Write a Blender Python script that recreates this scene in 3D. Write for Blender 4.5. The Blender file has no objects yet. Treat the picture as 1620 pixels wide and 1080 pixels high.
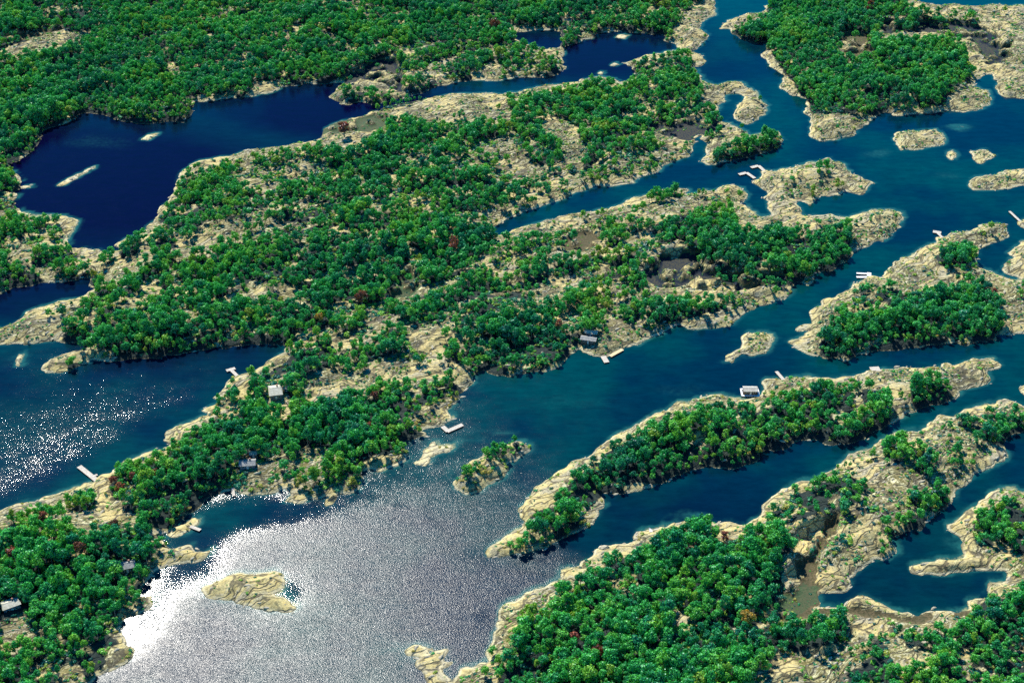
import bpy, bmesh, math, random
import numpy as np
from mathutils import Vector, Matrix
R = math.radians
rng = np.random.default_rng(7)
random.seed(7)
scn = bpy.context.scene
COL = scn.collection

# ------------------------------------------------------------------ camera
CAM_H, PITCH, LENS = 480.0, 35.0, 50.0
cam = bpy.data.cameras.new('camera'); camo = bpy.data.objects.new('camera', cam); COL.objects.link(camo)
cam.lens = LENS; cam.sensor_width = 36.0; cam.clip_start = 5; cam.clip_end = 30000
camo.location = (0, 0, CAM_H); camo.rotation_euler = (R(90 - PITCH), 0, 0)
scn.camera = camo
FPX = 1620 * LENS / 36.0                     # focal length in pixels of the photograph
cp, sp_ = math.cos(R(PITCH)), math.sin(R(PITCH))

def gp(u, v, z=0.0):
    """ground point seen at pixel (u, v) of the photograph, at height z"""
    a = (np.asarray(u, float) - 810) / FPX; b = (540 - np.asarray(v, float)) / FPX
    dy = cp + b * sp_; dz = -sp_ + b * cp
    t = (z - CAM_H) / dz
    return a * t, dy * t

def proj(x, y, z):
    zz = z - CAM_H
    depth = y * cp - zz * sp_
    up = y * sp_ + zz * cp
    return 810 + FPX * x / depth, 540 - FPX * up / depth, depth

# ------------------------------------------------------------------ sun and sky
GLINT = (185, 1175)                          # where the mirror direction of the sun meets the water
a = (GLINT[0] - 810) / FPX; b = (540 - GLINT[1]) / FPX
d = Vector((a, cp + b * sp_, -sp_ + b * cp)).normalized()
sun_dir = Vector((d.x, d.y, -d.z))           # towards the sun
SUN_EL = math.asin(sun_dir.z); SUN_AZ = math.atan2(sun_dir.x, sun_dir.y)
sl = bpy.data.lights.new('sun', 'SUN'); sl.energy = 5.0; sl.angle = R(0.53); sl.color = (1.0, 0.95, 0.86)
so = bpy.data.objects.new('sun', sl); COL.objects.link(so)
so.rotation_euler = sun_dir.to_track_quat('Z', 'Y').to_euler()
so.location = (0, 600, 700)
world = bpy.data.worlds.new('World'); scn.world = world; world.use_nodes = True
wn = world.node_tree; bg = wn.nodes['Background']
sky = wn.nodes.new('ShaderNodeTexSky'); sky.sky_type = 'NISHITA'; sky.sun_disc = False
sky.sun_elevation = SUN_EL; sky.sun_rotation = SUN_AZ; sky.air_density = 1.6; sky.dust_density = 0.1; sky.ozone_density = 4.0
hsv = wn.nodes.new('ShaderNodeHueSaturation'); hsv.inputs['Saturation'].default_value = 2.0
hsv.inputs['Hue'].default_value = 0.512
wn.links.new(sky.outputs[0], hsv.inputs['Color']); wn.links.new(hsv.outputs[0], bg.inputs[0])
bg.inputs[1].default_value = 0.088
scn.view_settings.view_transform = 'Standard'; scn.view_settings.look = 'None'
scn.view_settings.exposure = 0.66; scn.view_settings.gamma = 1.0; scn.view_settings.use_curve_mapping = False
scn.cycles.max_bounces = 5; scn.cycles.diffuse_bounces = 2; scn.cycles.glossy_bounces = 2
scn.cycles.transparent_max_bounces = 6; scn.cycles.caustics_reflective = False; scn.cycles.caustics_refractive = False
scn.cycles.use_denoising = False

# ------------------------------------------------------------------ node helpers
class NT:
    def __init__(s, name):
        s.m = bpy.data.materials.new(name); s.m.use_nodes = True; s.t = s.m.node_tree
        s.t.nodes.clear(); s.out = s.t.nodes.new('ShaderNodeOutputMaterial')
    def n(s, typ, **kw):
        nd = s.t.nodes.new('ShaderNode' + typ)
        for k, v in kw.items():
            if k.startswith('i_'):
                nd.inputs[k[2:].replace('_', ' ')].default_value = v
            else: setattr(nd, k, v)
        return nd
    def l(s, a, b): s.t.links.new(a, b)
    def math(s, op, a, b=0.0, clamp=False):
        nd = s.t.nodes.new('ShaderNodeMath'); nd.operation = op; nd.use_clamp = clamp
        for i, v in enumerate((a, b)):
            if isinstance(v, (int, float)): nd.inputs[i].default_value = v
            else: s.l(v, nd.inputs[i])
        return nd.outputs[0]
    def mix(s, f, a, b, mode='MIX'):
        nd = s.t.nodes.new('ShaderNodeMix'); nd.data_type = 'RGBA'; nd.blend_type = mode
        for k, v in (('Factor', f), ('A', a), ('B', b)):
            idx = {'Factor': 0, 'A': 6, 'B': 7}[k]
            if isinstance(v, (int, float)): nd.inputs[idx].default_value = v
            elif isinstance(v, tuple): nd.inputs[idx].default_value = (*v, 1)
            else: s.l(v, nd.inputs[idx])
        return nd.outputs[2]
    def ramp(s, f, stops, interp='LINEAR'):
        nd = s.t.nodes.new('ShaderNodeValToRGB'); cr = nd.color_ramp; cr.interpolation = interp
        while len(cr.elements) < len(stops): cr.elements.new(0.5)
        for e, (p, c) in zip(cr.elements, stops):
            e.position = p; e.color = (*c, 1) if isinstance(c, tuple) else (c, c, c, 1)
        s.l(f, nd.inputs[0]); return nd.outputs[0]
    def step(s, f, lo, hi):
        nd = s.t.nodes.new('ShaderNodeMapRange'); nd.interpolation_type = 'SMOOTHSTEP'
        s.l(f, nd.inputs[0]); nd.inputs[1].default_value = lo; nd.inputs[2].default_value = hi
        return nd.outputs[0]
    def noise(s, vec, scale, detail=4.0, rough=0.6):
        nd = s.n('TexNoise'); nd.inputs['Scale'].default_value = scale; nd.inputs['Detail'].default_value = detail
        nd.inputs['Roughness'].default_value = rough; s.l(vec, nd.inputs['Vector']); return nd.outputs['Fac']

# ------------------------------------------------------------------ noise on arrays
_tab = np.random.default_rng(3).random((256, 256))
def vnoise(x, y, seed=0):
    x = x + seed * 17.31; y = y + seed * 9.77
    xi = np.floor(x).astype(int); yi = np.floor(y).astype(int)
    fx = x - xi; fy = y - yi; fx = fx * fx * (3 - 2 * fx); fy = fy * fy * (3 - 2 * fy)
    g = lambda i, j: _tab[(xi + i) & 255, (yi + j + seed * 31) & 255]
    return (g(0, 0) * (1 - fx) + g(1, 0) * fx) * (1 - fy) + (g(0, 1) * (1 - fx) + g(1, 1) * fx) * fy
def fbm(x, y, o=4, seed=0, gain=0.5):
    s = 0; a = 1; t = 0
    for k in range(o):
        s = s + a * vnoise(x * 2 ** k, y * 2 ** k, seed + k * 5); t += a; a *= gain
    return s / t
def sstep(x, lo, hi):
    t = np.clip((x - lo) / (hi - lo), 0, 1); return t * t * (3 - 2 * t)

# ------------------------------------------------------------------ outlines, traced as points on the ground (photograph pixels)
def P(s):
    v = [float(q) for q in s.replace(',', ' ').split()]
    return np.array(v).reshape(-1, 2)
W_MAIN = P('''-260 -190 1110 -190 1122 -10 1133 8 1130 25 1120 29 1108 38 1105 45 1115 52 1120 58 1110 70 1102 78 1092 83 1105 86 1113 92
1115 101 1108 106 1100 104 1104 113 1110 127 1132 135 1150 131 1170 130 1187 140 1200 150 1213 168 1210 181 1200 190 1188 196 1175 197 1162 187 1160 179
1170 165 1181 155 1168 149 1150 150 1146 162 1136 166 1134 175 1141 186 1142 192 1158 199 1175 207 1185 215 1200 211 1215 206 1233 207
1238 220 1233 231 1218 238 1200 243 1155 255 1122 262 1107 257 1115 245 1117 225 1111 213 1105 217 1097 235 1090 245 1070 257 1047 263
1045 270 1025 277 995 292 970 296 950 294 925 301 885 317 850 330 800 346 778 362 785 372 800 370 822 360 850 352 907 337 960 329 1000 317
1037 307 1050 300 1065 296 1090 297 1085 305 1100 306 1122 302 1145 294 1170 297 1180 310 1175 322 1187 331 1202 343 1215 342 1219 335 1215 328 1218 320
1203 314 1211 306 1205 296 1196 291 1188 287 1200 282 1206 276 1203 272 1215 269 1230 270 1252 267 1278 257 1311 250 1316 255 1340 262 1343 273 1366 280 1384 291 1371 298
1358 309 1337 304 1324 309 1300 311 1288 315 1278 324 1262 318 1267 330 1265 337 1275 339 1311 339 1330 345 1345 345 1361 340 1379 335 1402 331
1423 337 1429 350 1425 361 1405 374 1389 385 1368 394 1355 397 1345 405 1330 418 1317 425 1296 431 1291 446 1275 453 1262 449 1249 453 1249 462
1234 475 1200 484 1175 500 1150 514 1100 521 1075 514 1060 520 1025 535 1017 540 985 552 962 564 950 565 925 555 918 551 910 557 887 580 865 587 832 592
800 596 775 592 767 582 750 592 745 605 725 620 715 635 705 652 710 662 697 675 670 680 678 688 655 700 625 705 645 717 637 730 607 747 595 742 577 742 575 752 572 772
555 782 537 777 522 800 515 800 522 785 500 790 487 787 470 797 447 797 460 782 450 772 425 782 405 782 387 784 370 777 345 782 315 795 310 805
295 815 262 842 240 850 255 857 262 868 292 860 305 868 320 872 337 870 325 882 290 890 250 902 240 912 225 932 215 940 245 942 247 960 225 972 205 980
195 992 192 1017 207 1030 205 1045 175 1060 140 1075 130 1090 90 1300 -260 1300''')
LAKE_A = P('''57 237 70 205 85 200 112 195 130 178 170 183 190 192 235 198 265 193 290 196 300 182 307 163 350 158 400 152 425 149 445 140 490 132
512 134 540 130 535 140 530 147 520 153 545 167 572 160 590 165 632 157 637 158 670 146 695 136 735 128 775 128 800 126 825 123 867 123 878 119 892 109
888 93 892 82 897 73 920 66 945 58 942 54 975 50 1020 54 1045 55 1055 60 1050 66 1065 69 1070 80 1055 82 1045 85 1020 87 987 99 1005 112 995 130 982 132
970 125 935 122 910 130 870 135 825 144 800 148 750 149 700 151 650 162 612 170 585 179 560 188 530 195 512 207 507 220 487 226 450 231 400 237 370 244
345 250 312 256 295 265 285 275 280 290 270 310 255 327 250 342 235 355 220 370 200 377 185 380 182 387 190 395 175 396 150 394 135 392 120 392
112 382 107 372 122 357 120 345 107 341 75 342 50 340 32 335 22 328 30 303 37 295 38 285 20 270 15 262 25 255''')
POND_B = P('812 53 837 49 887 50 892 68 887 78 860 78 840 72 825 70 815 62')
CH_C1 = P('-260 500 -60 472 0 465 25 455 55 451 65 445 120 442 140 437 150 440 142 450 150 455 135 467 117 471 82 481 47 491 35 503 0 520 -50 535 -260 590')
CH_C2 = P('''-260 560 -60 546 0 545 40 546 80 543 125 543 152 549 130 552 112 553 90 562 70 578 72 597 85 593 110 586 130 578 150 572 175 572 207 568 240 566 275 563
312 556 350 549 380 546 410 546 455 547 450 560 425 568 400 583 377 595 355 600 347 622 335 630 350 636 317 645 335 652 300 670 282 675 265 685 262 702
250 712 215 722 191 735 175 747 165 754 150 763 125 770 105 777 75 787 37 797 0 809 -60 825 -260 880''')
R1 = P('''1230 -190 1221 0 1208 10 1210 18 1200 22 1180 22 1150 32 1137 45 1157 47 1167 60 1190 69 1200 66 1215 69 1208 88 1217 104 1241 119 1234 141 1252 150
1278 158 1280 166 1271 178 1283 187 1282 215 1304 224 1324 223 1353 215 1366 200 1384 189 1387 181 1407 179 1415 185 1438 181 1467 181 1493 174 1527 178 1550 174
1568 161 1563 143 1545 140 1540 130 1553 121 1571 117 1576 130 1586 153 1620 157 1800 168 1850 -10 1800 4 1620 8 1563 9 1550 13 1511 7 1485 10 1459 5 1444 0 1430 -190''')
R8 = P('1620 383 1607 392 1591 400 1604 409 1591 415 1589 426 1600 436 1620 441 1800 460 1800 370')
R9 = P('''1573 352 1589 358 1597 374 1568 384 1550 397 1547 410 1550 423 1576 433 1600 440 1620 444 1800 465 1800 505 1620 530 1581 532 1576 540 1550 541 1527 545 1511 541
1475 545 1423 552 1355 563 1337 571 1319 565 1275 561 1260 552 1247 543 1250 537 1278 530 1285 514 1279 490 1304 475 1330 464 1353 451 1368 438 1392 436 1402 423
1428 410 1459 394 1475 384 1480 374 1506 370 1532 368 1550 355''')
R10 = P('1135 577 1145 565 1160 555 1168 553 1175 535 1190 526 1210 526 1224 537 1222 550 1210 558 1192 562 1170 562 1160 570 1155 580 1148 573')
R11 = P('''825 805 832 787 845 770 875 750 910 726 932 720 940 710 960 692 997 677 1020 662 1050 650 1070 636 1087 638 1115 627 1150 627 1185 632 1203 625 1203 606 1215 599
1235 602 1256 597 1278 594 1311 598 1342 594 1371 588 1392 584 1433 580 1480 580 1498 574 1511 579 1545 568 1568 567 1581 579 1565 587 1568 600 1555 613 1537 614 1514 618
1510 628 1488 638 1459 646 1438 654 1420 664 1405 675 1366 695 1330 702 1309 701 1295 693 1265 695 1241 708 1200 712 1190 730 1165 740 1100 740 1065 755 1040 766 1000 777
975 780 950 779 950 792 947 815 935 827 900 845 870 865 837 872 800 879 775 882 767 870 800 847 825 830''')
R12 = P('''800 958 807 952 832 940 850 927 885 917 889 902 920 892 947 880 950 867 960 866 980 860 1005 855 1005 845 1045 836 1065 830 1087 822 1125 822 1170 829 1200 820
1205 794 1234 781 1278 760 1319 742 1327 732 1381 708 1407 690 1433 682 1459 675 1490 659 1508 660 1524 650 1573 640 1589 631 1620 641 1800 650 1800 690 1620 682 1597 690
1588 693 1594 706 1589 724 1573 742 1545 750 1524 768 1511 789 1485 810 1470 828 1451 838 1425 844 1416 857 1415 872 1400 884 1384 883 1361 901 1343 916 1348 932 1337 936
1324 940 1296 942 1296 950 1300 960 1320 963 1330 963 1340 950 1361 942 1371 947 1402 958 1433 966 1459 972 1498 971 1534 968 1542 953 1563 940 1566 921 1584 919
1600 909 1592 903 1573 901 1511 905 1446 906 1437 895 1464 884 1498 883 1521 880 1524 862 1498 841 1519 820 1529 808 1560 781 1589 771 1620 781 1800 800 1800 1300
700 1300 735 1080 737 1060 752 1050 770 1045 776 1020 782 1000 790 975''')
ISLETS = [  # outline, height, gold, label
 (P('1413 222 1418 211 1440 206 1460 206 1478 204 1492 212 1497 222 1485 229 1460 234 1445 239 1422 238'), 2.2, .15, 'pale rounded bare islet just south of the big wooded island in the upper right corner'),
 (P('1495 246 1500 240 1512 240 1517 247 1508 252 1498 251'), 1.2, .1, 'tiny dome of pale rock, leftmost of the two small rocks near the right edge'),
 (P('1532 240 1560 238 1578 245 1562 253 1548 259 1538 256 1540 248'), 1.3, .1, 'small ragged pale rock, rightmost of the two small rocks near the right edge'),
 (P('1532 284 1540 279 1560 279 1578 277 1585 270 1620 267 1700 265 1700 300 1620 294 1590 302 1540 303'), 1.8, .2, 'long low pale rock islet cut by the right edge, below the two small rocks'),
 (P('1608 355 1614 348 1640 345 1700 350 1700 370 1640 366 1612 359'), 1.4, .2, 'small rock at the right edge that carries the shore end of a straight dock'),
 (P('1259 517 1268 512 1281 513 1281 522 1270 525 1260 522'), .9, .3, 'small flat pale rock off the western shore of the island with the U-shaped dock'),
 (R10, 2.0, .35, 'golden rock islet with a hooked tail in mid channel above the boathouse'),
 (P('1609 614 1620 609 1660 605 1660 640 1618 631'), 1.4, .3, 'small pale rock at the right edge between two long wooded islands'),
 (P('262 848 268 838 282 830 300 821 315 819 319 828 300 838 280 848'), 1.6, .9, 'golden elongated rock carrying a short dock in the lower left channel'),
 (P('238 853 235 842 245 835 257 838 256 850 246 855'), 1.5, .8, 'small rounded golden rock against the wooded shore left of the short dock'),
 (P('722 770 722 760 735 742 745 730 775 715 800 703 820 699 836 706 835 715 820 727 803 740 803 750 780 765 755 777 735 781'), 3.4, .65, 'golden islet with scattered green bushes in the middle of the bay'),
 (P('661 727 672 712 688 699 695 707 715 703 730 697 720 708 690 722 670 736 650 738 648 734'), .7, .7, 'thin forked golden slab just below the L-shaped dock'),
 (P('313 930 330 918 360 910 400 910 435 901 447 908 452 925 437 943 455 950 468 962 455 968 430 966 400 960 385 950 350 948 325 940'), 2.0, .5, 'striped pale rock islet in the glittering water at lower left'),
 (P('640 1029 655 1021 672 1016 690 1023 680 1033 700 1026 708 1030 705 1043 720 1048 700 1058 712 1075 710 1110 690 1110 672 1068 655 1046 672 1038 650 1036'), 1.5, .7, 'broken golden ledges at the bottom edge in the bright glitter'),
 (P('715 1110 717 1072 725 1058 740 1052 754 1054 745 1066 742 1110'), 1.8, .5, 'small bushy rock at the bottom edge just left of the big wooded island'),
 (P('90 292 105 282 145 265 150 268 130 278 110 290 97 295'), 1.0, .9, 'thin golden rock sliver in the dark lake at upper left'),
 (P('35 297 42 293 50 297 42 301'), .7, .9, 'tiny golden rock beside the left shore of the dark lake'),
 (P('222 221 235 214 254 209 250 214 235 221'), .9, .9, 'small golden rock bar off the north shore of the dark lake'),
 (P('962 105 972 99 984 100 975 107'), .8, .4, 'pale rock at the small bay of the dark lake, right one of two'),
 (P('945 117 950 112 957 113 954 118'), .8, .3, 'little pale rock at the small bay of the dark lake, left one of two'),
 (P('976 60 982 55 993 57 988 62'), .7, .4, 'small rock under the overhanging trees on the north side of the dark lake'),
 (P('23 566 30 560 36 568 31 580 24 578'), .7, .3, 'small pale rocks at the left edge off the tip of the wooded point'),
 (P('795 536 1 1'), .7, .3, ''),
]
ISLETS = [i for i in ISLETS if len(i[0]) > 3]

# woods: (outline, density, kind)   0 = bare, 1 = closed wood
DENS = [
 ('W', W_MAIN, .64),
 ('', P('-260 -190 1110 -190 1060 40 900 60 640 60 500 130 300 190 60 230 30 290 -260 300'), .80), ('', P('-260 840 0 830 200 830 240 850 235 900 180 985 150 1060 -260 1300'), .85), ('', P('180 760 260 700 460 620 640 620 670 680 560 740 480 700 380 720 300 790 200 800'), .85),
 ('', P('0 86 0 64 35 56 60 45 75 36 100 38 138 41 144 50 112 60 80 72 40 82'), 0), ('', P('-60 100 -60 70 0 66 0 78'), 0),
 ('', P('288 27 300 25 312 36 310 43 292 42'), .2), ('', P('258 92 275 86 280 100 300 103 338 100 330 106 290 107 270 118 258 125'), .1),
 ('', P('440 68 450 58 480 62 482 75 470 85 450 88 440 80'), .1), ('', P('508 42 525 40 535 52 560 62 575 72 570 76 545 66 512 52'), .1),
 ('', P('618 5 630 0 645 12 655 22 645 28 622 26'), .2), ('', P('50 0 100 0 103 8 70 9'), .2), ('', P('415 18 435 18 430 26 416 24'), .2),
 ('', P('640 65 680 60 715 75 760 65 800 70 812 75 830 72 880 80 888 92 885 110 860 120 800 123 735 125 695 133 640 155 628 130 630 95'), .42),
 ('', P('745 105 770 90 790 85 798 100 785 118 750 122'), .1),
 ('', P('537 130 560 112 600 98 626 100 637 125 625 138 600 138 575 134 550 137'), 0),
 ('', P('400 118 433 118 452 125 440 138 400 150 385 140'), .12), ('', P('483 115 500 118 512 130 508 135 492 128'), .1),
 ('', P('800 30 850 33 848 40 800 42'), .15), ('', P('915 40 935 42 946 58 920 66 912 55'), .15), ('', P('1015 2 1040 2 1057 12 1050 18 1025 14'), .1),
 ('', P('1090 8 1100 0 1140 -60 1140 30 1105 45 1122 58 1102 80 1117 95 1112 108 1100 104 1085 80 1060 78 1045 65 1070 45 1075 20'), .05),
 ('', P('585 180 612 169 650 161 700 150 800 148 800 168 812 172 800 185 770 182 740 190 690 195 650 188 655 175 615 185 600 188'), .12),
 ('', P('500 225 507 205 525 192 560 186 605 184 610 200 600 212 560 218 530 226'), .04),
 ('', P('283 272 312 253 345 248 400 235 487 225 522 222 505 240 495 262 470 262 490 275 400 278 370 270 340 285 320 272 300 275'), .34),
 ('', P('775 205 790 205 820 220 840 245 870 262 860 275 830 280 815 265 790 240'), .05),
 ('', P('850 195 870 185 905 185 915 200 925 225 925 245 900 245 890 225 885 210 860 200'), .05), ('', P('845 203 858 213 880 245 870 234'), .05),
 ('', P('720 215 775 220 800 240 815 270 780 275 740 260 705 270 700 262 730 245'), .35),
 ('', P('560 275 640 270 655 300 640 325 600 345 570 340 575 310'), .45),
 ('', P('275 395 290 365 320 335 350 335 380 333 400 335 430 345 450 350 440 358 400 365 370 375 330 390 290 400'), .2),
 ('', P('165 410 180 398 230 393 250 396 225 410 205 425 175 440 150 448 155 430'), .03),
 ('', P('250 480 280 470 300 478 310 490 280 492 250 490'), .25), ('', P('212 485 245 490 240 498 215 495'), .2),
 ('', P('350 455 370 450 400 430 430 432 470 438 505 450 490 460 455 468 410 475 385 462 355 470'), .13),
 ('', P('600 475 610 460 630 440 650 433 668 440 662 458 650 472'), 0),
 ('', P('-60 540 0 520 50 490 110 473 120 480 95 495 90 505 60 508 45 520 30 535 40 545 0 545'), .15),
 ('', P('735 405 790 380 830 362 850 358 830 375 800 385 770 400 750 408'), .05),
 ('', P('645 505 680 500 720 500 715 515 700 530 690 545 720 560 745 580 745 605 720 590 695 585 660 590 640 600 600 585 560 620 530 615 480 615 475 590 500 575 530 560 560 550 600 555 640 560 655 545 660 525 650 515'), .27),
 ('', P('570 350 600 345 640 355 640 365 600 372 575 365'), .3), ('', P('520 350 545 345 548 362 522 366'), .2),
 # the eastern part of the big land
 ('', P('780 375 850 352 907 337 985 325 1037 305 1060 335 1030 400 1020 445 1060 470 1250 455 1249 475 1100 525 1060 522 1025 537 962 568 930 548 900 575 865 590 830 560 790 470 790 410'), .5),
 ('', P('822 360 907 337 960 329 1037 307 1090 297 1145 294 1180 310 1160 320 1110 325 1060 335 1020 345 980 340 940 350 900 352 850 368'), .2),
 ('', P('885 385 910 370 950 372 962 385 930 397 900 400'), .0), ('', P('985 368 1000 356 1020 352 1034 362 1030 372 1000 374'), .05),
 ('', P('865 425 905 422 940 440 980 430 1020 445 1040 470 1000 480 960 475 990 520 960 560 930 550 945 500 915 480 880 475 850 500 835 470 850 445'), .28),
 ('', P('985 472 1040 462 1110 465 1130 472 1110 492 1080 500 1030 490'), .75), ('', P('800 530 860 500 890 505 900 550 880 570 800 590 770 575 780 545'), .9),
 ('', P('1250 453 1200 468 1140 478 1100 490 1060 500 1010 520 960 520 930 545 960 568 1100 526 1175 504 1255 475'), .1),
 ('', P('1015 440 1025 425 1040 410 1070 405 1100 408 1130 405 1133 430 1150 440 1240 440 1240 455 1200 460 1180 464 1120 466 1050 466 1020 455'), .03),
 ('', P('1060 330 1100 322 1150 330 1155 350 1200 360 1270 352 1345 355 1350 385 1320 410 1290 430 1250 440 1160 440 1135 425 1110 395 1060 370'), .85),
 ('', P('1338 350 1400 329 1432 345 1428 362 1355 400 1345 385 1345 365'), .07),
 ('', P('1160 318 1180 310 1202 345 1225 341 1290 338 1345 345 1340 352 1270 350 1250 358 1215 352 1190 362 1170 350'), .08),
 ('', P('1185 290 1205 262 1315 246 1390 291 1360 312 1288 318 1262 345 1212 345 1200 312'), .13),
 ('', P('985 215 1040 205 1105 195 1110 215 1090 247 1047 264 1010 262 990 240'), .45),
 ('', P('1108 127 1170 128 1216 168 1200 195 1150 190 1135 170 1110 150'), .06),
 ('', P('1105 262 1116 212 1150 196 1185 214 1170 222 1135 235 1130 262'), .04), ('', P('1132 238 1165 222 1215 210 1238 212 1232 231 1200 243 1140 256'), .9),
 ('', P('988 135 1015 130 1020 145 1040 165 1020 172 1000 160'), .25), ('', P('870 150 930 135 990 160 980 175 920 170'), .7),
 ('', P('1010 195 1105 190 1105 212 1080 225 1030 212'), .03),
 ('', P('865 275 900 262 950 268 1000 262 1047 262 995 292 925 303 885 319 850 332 800 348 785 335 830 322 870 300'), .25),
 # south west
 ('', P('424 617 432 606 452 608 458 640 448 652 424 648'), 0),
 ('', P('400 725 420 708 440 698 480 693 530 693 525 715 500 738 480 758 470 775 440 785 400 787 365 782 370 760 385 738'), .22),
 ('', P('575 745 570 718 600 703 648 710 642 732 607 750'), .03), ('', P('540 760 575 745 575 775 550 784 520 803 510 800'), .15),
 ('', P('668 640 700 630 718 633 708 655 685 680 665 668'), .3), ('', P('360 775 385 765 480 775 525 780 520 800 440 800'), .1),
 ('', P('-60 815 0 806 105 776 118 785 145 788 148 762 172 750 182 788 215 798 200 825 140 822 60 822 20 832 -60 840'), .12),
 ('', P('105 785 118 768 146 765 148 788 130 796'), .9),
 ('', P('184 892 213 888 217 912 190 917'), 0), ('', P('-40 985 3 965 38 950 42 985 30 1000 -40 1015'), .05),
 ('', P('195 925 245 935 250 975 220 982 190 1000 165 985 180 950'), .3), ('', P('90 1042 115 1036 130 1040 130 1075 90 1085'), .05),
 ('', P('160 1012 190 1005 212 1030 205 1050 165 1062'), .1), ('', P('245 855 310 855 345 870 325 885 250 905 235 895'), .0),
 ('', P('355 602 378 596 402 583 460 549 458 556 425 575 398 588 370 604 352 626'), .1),
 ('', P('18 375 35 390 40 405 25 410 12 400'), .05), ('', P('50 410 85 418 82 432 55 428'), .15), ('', P('95 340 125 342 125 357 108 372 98 365'), .08),
 ('', P('66 580 90 560 130 551 152 556 150 574 72 600'), .12), ('', P('100 565 130 560 130 575 110 580'), .6),
 ('', R1, .05),
 ('', P('1150 44 1190 28 1215 20 1228 -60 1420 -60 1440 5 1480 18 1540 22 1560 32 1500 32 1440 40 1400 34 1380 52 1395 60 1440 57 1500 60 1520 65 1535 95 1538 120 1510 130 1500 155 1440 165 1420 170 1380 172 1340 168 1290 170 1280 155 1262 130 1240 105 1225 75 1215 68 1180 60'), .9),
 ('', P('1322 60 1345 52 1375 60 1380 82 1360 92 1335 86'), 0), ('', P('1390 36 1440 42 1500 38 1530 55 1500 55 1440 54 1400 58'), .05),
 ('', P('1440 148 1452 143 1460 160 1500 158 1505 180 1440 182'), .15), ('', P('1290 30 1310 35 1325 50 1300 45'), .1),
 ('', R8, .08),
 ('', R9, .08),
 ('', P('1365 445 1400 438 1440 448 1480 443 1530 438 1560 443 1582 470 1592 500 1575 532 1500 541 1420 548 1340 560 1290 556 1300 530 1310 510 1325 485 1350 478'), .86),
 ('', P('1335 480 1365 442 1410 438 1420 455 1390 478 1360 490'), .5), ('', P('1483 395 1500 378 1530 378 1545 390 1530 410 1495 410'), .95),
 ('', P('1560 440 1600 470 1620 500 1620 530 1592 530 1585 480'), .05),
 ('', R10, .02),
 ('', R11, .1),
 ('', P('845 800 890 772 905 745 930 732 960 702 1010 674 1060 651 1110 637 1150 633 1200 640 1235 616 1280 603 1340 601 1375 603 1400 618 1412 650 1402 674 1360 692 1300 700 1260 692 1200 715 1180 735 1100 737 1060 747 1000 752 985 770 950 775 920 790 910 800 935 815 890 842 850 855 820 872 790 877 800 855 830 845'), .95),
 ('', P('1152 640 1175 645 1180 660 1165 662'), .1), ('', P('990 755 1040 750 1045 765 1000 775'), .1), ('', P('1320 632 1345 640 1340 662 1322 655'), .2),
 ('', P('1435 598 1460 586 1500 592 1512 618 1485 645 1445 630'), .85), ('', P('1350 600 1366 598 1372 655 1360 660'), .3),
 ('', R12, .1),
 ('', P('1205 815 1210 800 1250 775 1300 750 1340 738 1370 745 1375 765 1360 790 1330 802 1300 800 1245 818'), .88),
 ('', P('1395 690 1420 686 1460 698 1480 718 1465 735 1440 728 1410 708'), .7), ('', P('1515 655 1560 645 1620 648 1700 655 1700 675 1590 692 1550 682 1520 668'), .85),
 ('', P('1430 768 1490 762 1512 774 1480 792 1440 786'), .7), ('', P('1500 700 1545 705 1550 735 1510 725'), .3), ('', P('1393 812 1450 798 1482 808 1450 835 1410 842'), .75),
 ('', P('1350 788 1400 788 1410 810 1370 816'), .6), ('', P('1325 832 1350 830 1348 860 1322 870'), .5), ('', P('1280 910 1320 905 1340 925 1320 935 1285 925'), .5),
 ('', P('820 985 850 955 880 942 905 918 930 898 960 888 985 863 1010 863 1060 852 1062 830 1110 824 1150 838 1200 824 1235 815 1252 850 1222 872 1238 895 1242 925 1225 948 1205 975 1250 972 1300 965 1335 965 1342 990 1330 1005 1280 1008 1230 1020 1200 1040 1180 1090 1180 1300 700 1300 800 1085 795 1060 812 1030'), .97),
 ('', P('965 888 1015 886 1018 925 970 926'), .25), ('', P('880 945 850 960 822 985 812 975 850 945'), .3),
 ('', P('1355 985 1400 970 1440 983 1500 985 1545 965 1560 940 1620 918 1700 900 1800 900 1800 1300 1350 1300 1345 1060 1340 1040'), .85),
 ('', P('1330 958 1385 950 1402 975 1375 1005 1345 1015 1338 985'), .06), ('', P('1410 1010 1450 1005 1482 1022 1478 1042 1420 1045'), .2),
 ('', P('1508 1012 1545 1015 1548 1045 1515 1042'), .05), ('', P('1245 1025 1270 1014 1320 1018 1342 1035 1330 1050 1270 1055 1210 1090 1205 1070'), .03),
 ('', P('1090 950 1110 970 1090 1000 1062 985 1058 960'), .5), ('', P('1170 985 1235 950 1245 962 1200 985 1180 1000'), .2),
 ('', P('1540 820 1555 790 1590 778 1800 790 1800 890 1620 865 1590 850 1550 850'), .9), ('', P('1560 850 1620 870 1620 905 1500 905 1510 880'), .06),
 ('', P('722 770 745 730 800 703 836 706 803 750 755 777'), .0), ('', P('735 768 765 745 800 715 825 708 825 722 795 745 770 762'), .28),
]
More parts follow.
